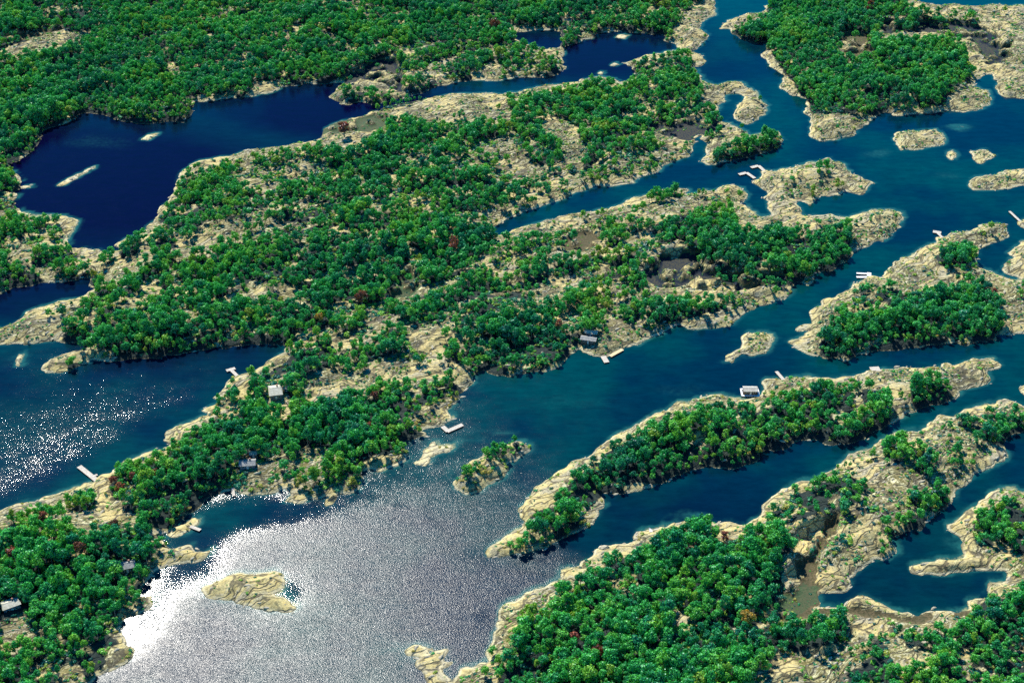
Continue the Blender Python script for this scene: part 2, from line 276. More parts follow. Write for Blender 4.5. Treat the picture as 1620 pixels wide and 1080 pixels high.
# wetlands and flats (outline, kind): 1 brown marsh, 2 green marsh, 3 wet ground with shade painted in
WET = [
 (P('-60 100 -60 72 0 64 35 56 60 45 75 36 100 38 137 40 142 48 110 54 80 64 40 76 0 80'), 1),
 (P('535 140 545 125 580 105 600 96 628 98 638 125 634 150 610 138 575 134 550 137'), 3),
 (P('508 220 510 205 525 192 560 186 605 182 612 200 600 212 560 218'), 2),
 (P('600 477 606 460 630 438 650 431 668 440 664 458 650 474'), 2), (P('882 386 910 368 952 370 964 385 930 399 900 402'), 1),
 (P('1012 440 1025 422 1040 410 1070 403 1100 406 1130 403 1135 430 1150 440 1245 438 1243 455 1200 460 1180 466 1140 468 1050 458 1020 452'), 3),
 (P('1318 62 1345 50 1378 58 1382 82 1360 94 1330 88'), 1), (P('1388 36 1440 40 1500 36 1560 50 1600 70 1600 100 1560 105 1540 75 1500 58 1440 56 1400 60'), 3),
 (P('1120 200 1140 190 1142 205 1118 214 1090 225 1040 215 1010 195 1060 200 1100 190'), 3),
 (P('1250 860 1300 830 1325 820 1330 840 1300 880 1280 930 1300 960 1270 970 1240 968 1210 965 1240 930 1255 900'), 1),
 (P('1215 935 1250 915 1290 930 1295 955 1260 968 1210 972'), 2), (P('1270 968 1330 962 1440 972 1540 966 1542 978 1440 984 1330 974 1240 985 1200 990'), 1),
 (P('735 372 775 362 785 372 760 385 740 385'), 3),
]
# rock mounds (u, v, radius u, radius v in px, height m, gold)
MOUNDS = [(1282, 838, 24, 17, 3, 1), (1268, 866, 17, 12, 3, 1), (1385, 850, 30, 22, 3, .5), (1408, 862, 10, 22, 2, 1), (1245, 915, 14, 22, 2.5, .7), (1115, 452, 30, 11, 2, .9),
 (1150, 455, 12, 8, 2, .8), (1010, 361, 24, 10, 3, .8), (1063, 402, 14, 6, 1.5, .9), (1026, 421, 14, 7, 1.5, .9), (1285, 1030, 36, 15, 3.5, .45), (1060, 380, 11, 5, 1.5, .7),
 (1115, 408, 8, 12, 1.5, .9), (1140, 428, 10, 12, 1.5, .8), (735, 598, 18, 11, 2.5, .25), (25, 398, 12, 10, 2.5, .9), (1353, 955, 14, 8, 1.5, .7), (1245, 1075, 30, 12, 3, .3),
 (1545, 18, 30, 8, 2, .2), (1555, 45, 30, 9, 2, .2), (1520, 66, 18, 5, 1.5, .4), (1530, 82, 18, 5, 1.5, .4), (1575, 58, 16, 5, 1.5, .3), (1605, 60, 20, 8, 1.5, .4), (1600, 130, 34, 24, 2.5, .2),
 (1105, 56, 16, 10, 2, .9), (1095, 76, 18, 7, 1.6, .9), (1105, 38, 24, 7, 1.6, .9), (220, 404, 40, 12, 1.5, .8), (588, 159, 26, 5, 1.4, 1), (420, 128, 26, 10, 1.5, .8),
 (1195, 465, 30, 9, 1.5, .7), (1325, 210, 30, 14, 2, .3), (1480, 170, 40, 7, 1.5, .4), (1525, 30, 14, 4, 1, .3), (905, 482, 14, 9, 2, .2), (960, 545, 26, 14, 2, .1), (285, 872, 36, 10, 1.2, .9),
 (1505, 890, 60, 10, 2.2, .6), (1120, 900, 1, 1, 0, 0), (1290, 285, 50, 14, 2.5, .55), (1240, 330, 24, 8, 2, .9), (1155, 305, 26, 8, 2, .9), (1188, 322, 12, 14, 1.5, .9), (1110, 508, 40, 9, 1.5, .6),
 (1390, 355, 34, 18, 2.5, .25), (890, 570, 22, 10, 1.2, 1), (165, 775, 16, 22, 2.4, 1), (380, 617, 14, 18, 1, .9), (1450, 730, 50, 22, 2, .35), (1540, 588, 30, 14, 2, .4), (1425, 632, 22, 20, 2, .5)]

# ------------------------------------------------------------------ ground grid (a plain grid over the ground, 1.15 m)
GS = 1.15
gx = np.arange(-560, 560, GS); gy = np.arange(372, 1400, GS)
NX, NY = len(gx), len(gy)
X, Y = np.meshgrid(gx, gy, indexing='ij')
wx = (fbm(X / 13, Y / 13, 3, 1) - .5) * 6.0 + (fbm(X / 4, Y / 4, 2, 2) - .5) * 4
wy = (fbm(X / 13, Y / 13, 3, 3) - .5) * 6.0 + (fbm(X / 4, Y / 4, 2, 4) - .5) * 4
U, V, D = proj(X + wx, Y + wy, 0.0)
live = (U > -190) & (U < 1810) & (V > -110) & (V < 1230)

def inside(poly, U, V, sub=None):
    m = np.zeros(U.shape, bool)
    x0, y0 = poly.min(0); x1, y1 = poly.max(0)
    box = (U >= x0) & (U <= x1) & (V >= y0) & (V <= y1)
    if sub is not None: box &= sub
    u = U[box]; v = V[box]; c = np.zeros(u.shape, bool)
    px, py = poly[:, 0], poly[:, 1]; qx, qy = np.roll(px, 1), np.roll(py, 1)
    for i in range(len(px)):
        if py[i] == qy[i]: continue
        hit = (py[i] > v) != (qy[i] > v)
        c ^= hit & (u < (qx[i] - px[i]) * (v - py[i]) / (qy[i] - py[i]) + px[i])
    m[box] = c; return m

ID = np.zeros(X.shape, np.int16)
lands = [W_MAIN, R1, R8, R9, R11, R12]
for k, p in enumerate(lands[:1]): ID[inside(p, U, V)] = k + 1
for p in (LAKE_A, POND_B, CH_C1, CH_C2): ID[inside(p, U, V)] = 0
for k, p in enumerate(lands[1:]): ID[inside(p, U, V)] = k + 2
for k, it in enumerate(ISLETS): ID[inside(it[0], U, V)] = 20 + k
# drop stray specks left by the warp
land = ID > 0

def edt(mask, Rr=34):
    """distance (cells) from every True cell to the nearest False cell, up to Rr"""
    n0, n1 = mask.shape
    idx = np.arange(n1)[None, :]
    last = np.maximum.accumulate(np.where(~mask, idx, -9999), axis=1)
    nxt = np.minimum.accumulate(np.where(~mask, idx, 99999)[:, ::-1], axis=1)[:, ::-1]
    row = np.minimum(np.minimum(idx - last, nxt - idx), Rr).astype(np.float32) ** 2
    best = row.copy()
    for s in range(1, Rr):
        best[s:] = np.minimum(best[s:], row[:-s] + s * s); best[:-s] = np.minimum(best[:-s], row[s:] + s * s)
    return np.sqrt(np.minimum(best, Rr * Rr))
din = edt(land); dout = edt(~land, 22)
sd = np.where(land, din - .5, -(dout - .5)) * GS
def blur(a, n=1):
    for _ in range(n):
        a = (np.roll(a, 1, 0) + np.roll(a, -1, 0) + a * 2) / 4; a = (np.roll(a, 1, 1) + np.roll(a, -1, 1) + a * 2) / 4
    return a
sd = blur(sd, 1)

# direction of the rock grain on the ground
g0 = np.array(gp(845, 770)); g1 = np.array(gp(1200, 610)); gd = (g1 - g0) / np.linalg.norm(g1 - g0)
A = X * gd[0] + Y * gd[1]; B = -X * gd[1] + Y * gd[0]
wob = (fbm(X / 40, Y / 40, 3, 11) - .5) * 22
ridge = 1 - np.abs(2 * vnoise((B + wob) / 5.5, A / 34, 21) - 1)
ridge2 = 1 - np.abs(2 * vnoise((B + wob * .8) / 2.6, A / 15, 22) - 1)
hills = fbm(X / 46, Y / 46, 4, 13)
sdp = np.maximum(sd, 0)
rampz = 1 - np.exp(-sdp / 5.0)
H = rampz * (1.1 + 5.5 * sstep(hills, .3, .75) * (1 - np.exp(-sdp / 14)) + 1.3 * ridge * ridge + .5 * ridge2 + 1.0 * (fbm(X / 7, Y / 7, 3, 17) - .35) * .55) \
    + np.minimum(sdp, 1.2) * .35
for k, it in enumerate(ISLETS):
    m = ID == 20 + k
    H[m] = (H * .5 + rampz * it[1] * .8)[m] * (it[1] / 2.2 * .45 + .55)
GOLD = np.zeros(X.shape); WETK = np.zeros(X.shape, np.int8)
U0, V0, _ = proj(X, Y, 1.0)
Uw, Vw, _ = proj(X + wx * .8, Y + wy * .8, 0.5)
for p, k in WET: WETK[inside(p, Uw, Vw, land)] = k
WETK[(fbm(X / 7, Y / 7, 3, 33) > .60)] = 0
wetm = blur((WETK > 0).astype(float), 2)
H = H * (1 - wetm) + wetm * np.minimum(H, .12 + .10 * fbm(X / 3, Y / 3, 3, 19))
for (mu, mv, ru, rv, hh, gl) in MOUNDS:
    r2 = ((Uw - mu) / ru) ** 2 + ((Vw - mv) / rv) ** 2
    f = sstep(1.25 - r2, 0, .9)
    H = H + f * hh * .65 * np.minimum(sdp / 3, 1); GOLD = np.maximum(GOLD, sstep(1.25 - r2, 0, .35) * gl)
for k, it in enumerate(ISLETS): GOLD[ID == 20 + k] = it[2]
WETK = np.where((WETK > 0) & (GOLD > .3), 0, WETK)
GOLD = np.maximum(GOLD, .85 * np.exp(-((sdp - 2) / 3.2) ** 2) * sstep(fbm(X / 12, Y / 12, 3, 41), .36, .56))
GOLD = np.maximum(GOLD, .8 * sstep(fbm(X / 15, Y / 15, 3, 45), .53, .62))
GOLD = np.clip(GOLD * (.7 + .6 * fbm(X / 4, Y / 4, 2, 43)), 0, 1) * land
H = np.where(land, np.maximum(H, .04), np.maximum(sd * .45, -2.2))
H = np.where(sd < 0, np.minimum(H, -.03), H)

# density of the wood, looked up where the crowns stand
Ut, Vt, _ = proj(X + (fbm(X / 9, Y / 9, 3, 51) - .5) * 8, Y + (fbm(X / 9, Y / 9, 3, 52) - .5) * 8, np.maximum(H, 0) + 6.0)
DEN = np.zeros(X.shape)
for t, p, dv in DENS: DEN[inside(p, Ut, Vt, land)] = dv
for p in (LAKE_A, POND_B, CH_C1, CH_C2): DEN[inside(p, Ut, Vt, land)] = 0
DEN[WETK > 0] = 0
for k, it in enumerate(ISLETS):
    if k not in (10,): DEN[ID == 20 + k] = 0
DEN[ID == 30] = .46
def clump(x, y):
    ta = x * gd[0] + y * gd[1]; tb_ = -x * gd[1] + y * gd[0]
    n = .5 * fbm(x / 9, y / 9, 3, 71) + .5 * fbm(tb_ / 9, ta / 30, 3, 73)
    return np.clip((n - .5) * 2.6 + .5, 0, 1)
FL = blur(sstep(DEN * (DEN > .35) - clump(X, Y), -.02, .22), 2)          # forest floor, with tree shade painted into its colour

def grid_at(a, x, y):
    i = np.clip(((x - gx[0]) / GS).astype(int), 0, NX - 2); j = np.clip(((y - gy[0]) / GS).astype(int), 0, NY - 2)
    return a[i, j]
def ground_z(x, y):
    fx = (x - gx[0]) / GS; fy = (y - gy[0]) / GS
    i = np.clip(np.floor(fx).astype(int), 0, NX - 2); j = np.clip(np.floor(fy).astype(int), 0, NY - 2)
    tx = fx - i; ty = fy - j
    return (H[i, j] * (1 - tx) + H[i + 1, j] * tx) * (1 - ty) + (H[i, j + 1] * (1 - tx) + H[i + 1, j + 1] * tx) * ty

# ------------------------------------------------------------------ materials
def mat_ground():
    s = NT('granite_ground'); tc = s.n('TexCoord'); ob = tc.outputs['Object']
    at = s.n('Attribute', attribute_name='surf'); sep = s.n('SeparateColor'); s.l(at.outputs['Color'], sep.inputs[0])
    floor_, gold, wet = sep.outputs[0], sep.outputs[1], sep.outputs[2]
    # coordinates stretched along the rock grain
    mp = s.n('Mapping'); mp.inputs['Rotation'].default_value = (0, 0, -math.atan2(gd[1], gd[0])); wz = s.n('TexNoise'); wz.inputs['Scale'].default_value = .045; wz.inputs['Detail'].default_value = 3; s.l(ob, wz.inputs['Vector'])
    sc_ = s.n('VectorMath', operation='MULTIPLY_ADD'); s.l(wz.outputs['Color'], sc_.inputs[0]); sc_.inputs[1].default_value = (26, 26, 0); s.l(ob, sc_.inputs[2]); s.l(sc_.outputs[0], mp.inputs[0])
    mp2 = s.n('Mapping'); mp2.inputs['Scale'].default_value = (.26, 1, 1); s.l(mp.outputs[0], mp2.inputs[0])
    n1 = s.noise(mp2.outputs[0], .35, 6, .65); n2 = s.noise(ob, .9, 5, .7); n3 = s.noise(ob, .06, 4, .6); n4 = s.noise(mp2.outputs[0], 1.4, 5, .7)
    rock = s.mix(s.step(n1, .35, .65), (.47, .43, .20), (.82, .78, .46))
    rock = s.mix(s.step(n3, .45, .62), rock, s.mix(.4, rock, (.55, .43, .28)))
    n5 = s.noise(ob, .13, 5, .7); n6 = s.noise(ob, .3, 6, .75)
    rock = s.mix(s.math('MULTIPLY', s.step(n5, .46, .60), .7), rock, s.mix(n6, (.20, .15, .06), (.42, .33, .13)))
    goldc = s.mix(s.step(n4, .35, .65), (.50, .38, .12), (.82, .69, .31))
    rock = s.mix(gold, rock, goldc)
    rock = s.mix(s.math('MULTIPLY', s.step(s.noise(mp2.outputs[0], .16, 5, .7), .50, .60), .6), rock, s.mix(n6, (.22, .22, .19), (.50, .49, .42)))
    # grey lichen and black crusts, heather and dry moss in the hollows
    rock = s.mix(s.math('MULTIPLY', s.step(s.math('ADD', s.math('MULTIPLY', n2, .5), s.math('MULTIPLY', n6, .5)), .50, .60), .7), rock, (.13, .125, .10))
    moss = s.mix(s.step(n4, .4, .6), (.05, .065, .02), (.16, .14, .05))
    mm = s.math('MULTIPLY', s.step(s.math('ADD', n4, s.math('MULTIPLY', n2, .5)), .64, .80), s.math('SUBTRACT', 1.0, s.math('MULTIPLY', gold, .75)))
    rock = s.mix(mm, rock, moss)
    vo = s.n('TexVoronoi', feature='DISTANCE_TO_EDGE'); vo.inputs['Scale'].default_value = .22; s.l(mp2.outputs[0], vo.inputs['Vector'])
    wv = s.n('VectorMath', operation='ADD'); nz = s.n('TexNoise'); nz.inputs['Scale'].default_value = .5; s.l(ob, nz.inputs['Vector'])
    s.l(mp2.outputs[0], wv.inputs[0]); s.l(nz.outputs['Color'], wv.inputs[1]); s.l(wv.outputs[0], vo.inputs['Vector'])
    crack = s.step(vo.outputs['Distance'], .10, .02)
    dry = s.step(wet, .2, .1); crack = s.math('MULTIPLY', crack, dry)
    rock = s.mix(s.math('MULTIPLY', crack, .75), rock, (.05, .045, .035))
    floor_shade = s.mix(s.step(n2, .4, .6), (.010, .020, .022), (.024, .038, .028))  # forest floor tone with dark bluish tree shade painted in
    c = s.mix(s.step(s.math('ADD', floor_, s.math('MULTIPLY', s.math('SUBTRACT', n2, .5), .9)), .35, .65), rock, floor_shade)
    marsh = s.mix(s.step(n2, .4, .6), (.055, .055, .022), (.13, .10, .05))
    green = s.mix(s.step(n2, .35, .65), (.035, .07, .03), (.075, .11, .045))
    dark = s.mix(s.step(n2, .45, .68), (.004, .012, .03), (.012, .030, .020))  # dark marsh water, its shade painted in as blue-black
    w = s.ramp(wet, [(0, (0, 0, 0)), (.2, (1, 0, 0)), (.55, (0, 1, 0)), (.9, (0, 0, 1))], 'CONSTANT'); ws = s.n('SeparateColor'); s.l(w, ws.inputs[0])
    c = s.mix(ws.outputs[0], c, marsh); c = s.mix(ws.outputs[1], c, green); c = s.mix(ws.outputs[2], c, dark)
    # sunlit rim painted pale on open shores, wet band and weed at the waterline
    geo = s.n('NewGeometry'); sx = s.n('SeparateXYZ'); s.l(geo.outputs['Position'], sx.inputs[0])
    rim = s.math('MULTIPLY', s.step(sx.outputs['Z'], .95, .4), s.math('MULTIPLY', s.step(n3, .36, .54), s.math('MULTIPLY', dry, s.step(floor_, .5, .1))))
    c = s.mix(s.math('MULTIPLY', rim, .6), c, s.mix(n2, (.62, .52, .26), (.84, .79, .56)))
    c = s.mix(s.math('MULTIPLY', s.step(sx.outputs['Z'], .38, .08), s.step(n2, .38, .56)), c, s.mix(.8, c, (.07, .065, .035)))
    bs = s.n('BsdfPrincipled'); s.l(c, bs.inputs['Base Color']); bs.inputs['Roughness'].default_value = .9; bs.inputs['Specular IOR Level'].default_value = .25
    bh = s.math('ADD', s.math('MULTIPLY', s.math('MULTIPLY', n1, dry), 1.2), s.math('ADD', s.math('MULTIPLY', n2, .7), s.math('MULTIPLY', crack, -.6)))
    bu = s.n('Bump'); bu.inputs['Strength'].default_value = 1.0; bu.inputs['Distance'].default_value = .62; s.l(bh, bu.inputs['Height'])
    s.l(bu.outputs[0], bs.inputs['Normal']); s.l(bs.outputs[0], s.out.inputs[0]); return s.m

def mat_water():
    s = NT('lake_water'); tc = s.n('TexCoord'); ob = tc.outputs['Object']
    at = s.n('Attribute', attribute_name='wat'); sep = s.n('SeparateColor'); s.l(at.outputs['Color'], sep.inputs[0])
    shal, navy, wind = sep.outputs[0], sep.outputs[1], sep.outputs[2]
    n = s.noise(ob, .012, 4, .55)
    wn_ = s.noise(ob, .09, 5, .75); windn = s.math('MULTIPLY', wind, s.math('ADD', .45, s.math('MULTIPLY', wn_, 1.1)), True)
    mp = s.n('Mapping'); mp.inputs['Scale'].default_value = (.35, 1, 1); s.l(ob, mp.inputs[0])
    ns = s.noise(ob, .35, 4, .7)
    base = s.mix(s.step(n, .38, .62), (.0, .014, .030), (.0, .034, .038))
    base = s.mix(navy, base, (.001, .0, .016))
    sh = s.math('MULTIPLY', shal, s.math('ADD', .15, s.math('MULTIPLY', ns, 1.6)), True)
    base = s.mix(s.step(sh, .08, .6), base, (.01, .075, .07)); base = s.mix(s.step(sh, .62, 1.1), base, (.26, .27, .13))
    base = s.mix(1.0, base, s.ramp(s.noise(mp.outputs[0], .22, 6, .75), [(.3, (.62, .66, .75)), (.7, (1.35, 1.35, 1.3))]), 'MULTIPLY')
    bs = s.n('BsdfPrincipled'); s.l(base, bs.inputs['Base Color']); s.l(s.math('ADD', .05, s.math('MULTIPLY', s.step(windn, .18, .70), .17)), bs.inputs['Roughness']); bs.inputs['IOR'].default_value = 1.333; s.l(s.math('SUBTRACT', .36, s.math('MULTIPLY', navy, .2)), bs.inputs['Specular IOR Level'])
    mw = s.n('Mapping'); mw.inputs['Rotation'].default_value = (0, 0, R(25)); mw.inputs['Scale'].default_value = (.7, 1, 1); s.l(ob, mw.inputs[0])
    w1 = s.noise(mw.outputs[0], 2.1, 2, .5); w2 = s.noise(ob, .10, 2, .5)
    hgt = s.math('ADD', w1, s.math('MULTIPLY', w2, .6))
    bu = s.n('Bump'); bu.inputs['Distance'].default_value = .20
    s.l(windn, bu.inputs['Strength']); s.l(hgt, bu.inputs['Height'])
    s.l(bu.outputs[0], bs.inputs['Normal']); s.l(bs.outputs[0], s.out.inputs[0]); return s.m

LEAF_STOPS = [(0, (.006, .085, .085)), (.22, (.014, .215, .10)), (.45, (.045, .36, .075)), (.62, (.15, .42, .05)), (.76, (.24, .34, .05)), (.87, (.36, .31, .08)), (.9, (.40, .26, .05)), (.95, (.26, .085, .06)), (1, (.15, .065, .04))]
def mat_leaf():
    s = NT('leaves'); at = s.n('Attribute', attribute_name='tint', attribute_type='INSTANCER')
    tc = s.n('TexCoord'); nz = s.noise(tc.outputs['Object'], 2.2, 3, .6)
    geo = s.n('NewGeometry')
    f = s.math('ADD', at.outputs['Fac'], s.math('MULTIPLY', s.math('SUBTRACT', nz, .5), .10))
    c = s.ramp(f, LEAF_STOPS)
    c = s.mix(1.0, c, s.ramp(geo.outputs['Random Per Island'], [(0, (.45, .6, .95)), (.4, (1.0, 1.1, 1.2)), (.8, (1.6, 1.45, 1.0)), (1, (2.2, 1.75, 1.2))]), 'MULTIPLY')
    df = s.n('BsdfDiffuse'); s.l(c, df.inputs[0]); tr = s.n('BsdfTranslucent')
    s.l(s.mix(1.0, c, (1.5, 1.35, .5), 'MULTIPLY'), tr.inputs[0])
    m1 = s.n('MixShader'); m1.inputs[0].default_value = .2; s.l(df.outputs[0], m1.inputs[1]); s.l(tr.outputs[0], m1.inputs[2])
    gl = s.n('BsdfGlossy'); gl.inputs['Roughness'].default_value = .42; gl.inputs[0].default_value = (.8, .9, 1, 1)
    m2 = s.n('MixShader'); m2.inputs[0].default_value = .028; s.l(m1.outputs[0], m2.inputs[1]); s.l(gl.outputs[0], m2.inputs[2])
    s.l(m2.outputs[0], s.out.inputs[0]); return s.m
def mat_plain(name, c1, c2, scale=3.0, rough=.85, stretch=(1, 1, 1)):
    s = NT(name); tc = s.n('TexCoord'); mp = s.n('Mapping'); mp.inputs['Scale'].default_value = stretch; s.l(tc.outputs['Object'], mp.inputs[0])
    c = s.mix(s.step(s.noise(mp.outputs[0], scale, 5, .65), .35, .65), c1, c2)
    bs = s.n('BsdfPrincipled'); s.l(c, bs.inputs['Base Color']); bs.inputs['Roughness'].default_value = rough
    s.l(bs.outputs[0], s.out.inputs[0]); return s.m
M_GROUND, M_WATER, M_LEAF = mat_ground(), mat_water(), mat_leaf()
M_BARK = mat_plain('bark', (.20, .17, .14), (.42, .38, .33), 4)
M_DOCK = mat_plain('weathered_planks', (.40, .36, .29), (.58, .53, .44), 2)
M_DOCKG = mat_plain('golden_planks', (.52, .42, .22), (.68, .56, .32), 2)
M_POST = mat_plain('dock_posts', (.12, .10, .08), (.25, .21, .16), 3)
M_ROOFP = mat_plain('pale_roof_shingles', (.40, .39, .29), (.54, .52, .42), .8)
M_ROOFG = mat_plain('grey_roof_shingles', (.20, .21, .20), (.34, .34, .31), .8)
M_METAL = mat_plain('ribbed_metal_roof', (.30, .29, .24), (.46, .44, .37), .6, .6)
M_WALL = mat_plain('dark_stained_boards', (.10, .075, .055), (.16, .12, .09), 2)
M_WALLB = mat_plain('blue_grey_boards', (.10, .13, .18), (.15, .18, .23), 2)
M_TRIM = mat_plain('white_trim', (.62, .62, .60), (.78, .78, .76), 2)
M_GLASS = mat_plain('window_glass', (.02, .03, .04), (.04, .05, .06), 1, .1)
M_ROCK = mat_plain('boulder_granite', (.24, .22, .15), (.60, .54, .38), 1.2)
M_BRICK = mat_plain('chimney_brick', (.20, .10, .07), (.30, .16, .11), 3)
M_PAINTW = mat_plain('white_paint', (.72, .72, .70), (.82, .82, .80), 1, .4)

# ------------------------------------------------------------------ builders
def link(o, parent=None):
    COL.objects.link(o)
    if parent is not None: o.parent = parent
    return o
def tag(o, label=None, cat=None, group=None, kind=None):
    if label: o['label'] = label
    if cat: o['category'] = cat
    if group: o['group'] = group
    if kind: o['kind'] = kind
    return o
def grid_mesh(name, xs_ys_z, cellmask, mat, attr):
    """mesh from a masked regular grid"""
    Xg, Yg, Zg = xs_ys_z; nx, ny = Xg.shape
    ci, cj = np.nonzero(cellmask)
    q = np.stack([ci * ny + cj, (ci + 1) * ny + cj, (ci + 1) * ny + cj + 1, ci * ny + cj + 1], 1)
    used, inv = np.unique(q.ravel(), return_inverse=True)
    co = np.stack([Xg.ravel()[used], Yg.ravel()[used], Zg.ravel()[used]], 1).astype(np.float32)
    me = bpy.data.meshes.new(name); nf = len(q)
    me.vertices.add(len(co)); me.vertices.foreach_set('co', co.ravel())
    me.loops.add(nf * 4); me.loops.foreach_set('vertex_index', inv.astype(np.int32).ravel())
    me.polygons.add(nf); me.polygons.foreach_set('loop_start', np.arange(0, nf * 4, 4, dtype=np.int32))
    me.polygons.foreach_set('use_smooth', np.ones(nf, bool))
    an, arr = attr
    ca = me.color_attributes.new(an, 'FLOAT_COLOR', 'POINT')
    ca.data.foreach_set('color', arr.reshape(-1, 4)[used].astype(np.float32).ravel())
    me.update(calc_edges=True); me.materials.append(mat)
    return bpy.data.objects.new(name, me)

# ------------------------------------------------------------------ land
owner = ID.copy()
for _ in range(5):
    for ax, s_ in ((0, 1), (0, -1), (1, 1), (1, -1)):
        o2 = np.roll(owner, s_, ax); owner = np.where(owner == 0, o2, owner)
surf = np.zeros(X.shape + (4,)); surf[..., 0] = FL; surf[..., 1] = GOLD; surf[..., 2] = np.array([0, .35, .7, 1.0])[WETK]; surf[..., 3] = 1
cell_own = owner[:-1, :-1]
sdm = np.maximum(np.maximum(sd[:-1, :-1], sd[1:, :-1]), np.maximum(sd[:-1, 1:], sd[1:, 1:]))
cell_ok = live[:-1, :-1] & (sdm > -4.5)
for k in sorted(set(np.unique(cell_own)) - {0}):
    m = cell_ok & (cell_own == k)
    if m.sum() < 4: continue
    big = k < 20
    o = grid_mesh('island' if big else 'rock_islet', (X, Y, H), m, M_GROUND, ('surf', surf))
    link(o)
    if big: tag(o, kind='structure')
    else:
        tag(o, ISLETS[k - 20][3], 'rock islet', 'bare rock islets in the channels')

# ------------------------------------------------------------------ water: one sheet out to the horizon
st = 3
wgx = np.concatenate([[-16000, -6000, -2500, -1200, -800], gx[::st], [800, 1200, 2500, 6000, 16000]])
wgy = np.concatenate([[-9000, -3000, -800, 0, 250], gy[::st], [1600, 2000, 3000, 7000, 22000]])
Xw, Yw = np.meshgrid(wgx, wgy, indexing='ij')
inb = (Xw >= gx[0]) & (Xw <= gx[-1]) & (Yw >= gy[0]) & (Yw <= gy[-1])
sdw = np.where(inb, grid_at(sd, Xw, Yw), -20)
Uww, Vww, Dw = proj(Xw + (fbm(Xw / 14, Yw / 14, 3, 61) - .5) * 14, Yw + (fbm(Xw / 14, Yw / 14, 3, 62) - .5) * 14, 0.0)
Uww = np.where(Dw > 1, Uww, 1e6)
shallow = np.exp(np.minimum(sdw, 0) / 1.3) * (.35 + .7 * sstep(fbm(Xw / 22, Yw / 22, 3, 65), .38, .6))
for (cu, cv, ru, rv, st_) in [(1180, 565, 40, 14, .3), (1515, 203, 22, 4, .8), (1070, 615, 60, 14, .22), (900, 640, 120, 18, .18), (800, 680, 40, 5, .5), (740, 690, 40, 14, .3), (1385, 243, 26, 8, .4), (1570, 60, 60, 30, .3),
    (1500, 278, 30, 6, .3), (1100, 820, 40, 8, .5), (150, 225, 80, 16, .22), (640, 1030, 60, 16, .35), (240, 950, 40, 20, .3), (1520, 862, 30, 22, .35), (1180, 175, 30, 20, .3), (660, 700, 50, 16, .3), (30, 570, 30, 16, .25), (350, 925, 60, 26, .35), (720, 745, 14, 6, .5), (1480, 640, 30, 6, .3)]:
    shallow = np.maximum(shallow, st_ * np.exp(-((Uww - cu) / ru) ** 2 - ((Vww - cv) / rv) ** 2))
navy = np.zeros(Xw.shape)
for (cu, cv, ru, rv, st_) in [(150, 290, 420, 130, 1.0), (560, 180, 250, 60, 1.0), (900, 90, 220, 50, .95), (60, 470, 160, 50, .75), (300, 570, 220, 40, .5), (0, 620, 260, 90, .3), (1250, 850, 500, 70, .3), (1020, 800, 160, 40, .35), (1400, 930, 160, 50, .3), (870, 70, 60, 30, .3)]:
    navy = np.maximum(navy, st_ * np.minimum(1, 1.35 * np.exp(-((Uww - cu) / ru) ** 2 - ((Vww - cv) / rv) ** 2)))
wind = .48 + .47 * sstep(Vww + .12 * Uww, 800, 1010)
wind = np.where((Uww < 520) & (Vww < 840 - .25 * Uww), .29, wind)
for p, w_ in [(P('-300 540 370 540 400 570 330 590 200 620 0 655 -300 690'), .25), (P('-300 870 0 795 130 735 200 700 260 660 330 640 370 590 460 545 400 600 200 760 0 830 -300 930'), .05),
              (P('225 835 310 795 420 782 520 795 575 770 640 730 560 800 470 832 400 840 335 872 380 905 310 925 265 975 250 1000 225 1040 195 1045 180 990 230 935 250 900'), .12),
              (P('452 905 480 915 492 935 480 955 455 968 430 950'), .05), (P('740 865 770 868 778 885 745 905 720 905'), .1), (P('720 975 760 962 800 955 785 995 740 990'), .15),
              (P('860 560 1900 380 1900 1300 860 860 900 740'), .22), (P('-300 100 1100 -100 1100 150 500 240 150 440 -300 480'), .28), (P('1100 -200 1900 -200 1900 600 1000 600 700 380 800 300'), .18),
              (P('700 600 900 580 1050 650 900 720 820 690 760 640'), .38)]:
    wind[inside(p, Uww, Vww)] = w_
wind[inside(P('-300 440 180 440 180 480 0 540 -300 620'), Uww, Vww)] = .1
wind = blur(wind, 9)
FLb = blur(FL, 14)
shallow = shallow * np.where(inb, 1 - .9 * np.clip(grid_at(FLb, Xw, Yw) * 3.2, 0, 1), 1)
wat = np.zeros(Xw.shape + (4,)); wat[..., 0] = shallow; wat[..., 1] = navy; wat[..., 2] = wind; wat[..., 3] = 1
water = grid_mesh('water', (Xw, Yw, np.zeros(Xw.shape)), np.ones((len(wgx) - 1, len(wgy) - 1), bool), M_WATER, ('wat', wat))
tag(link(water), kind='structure')

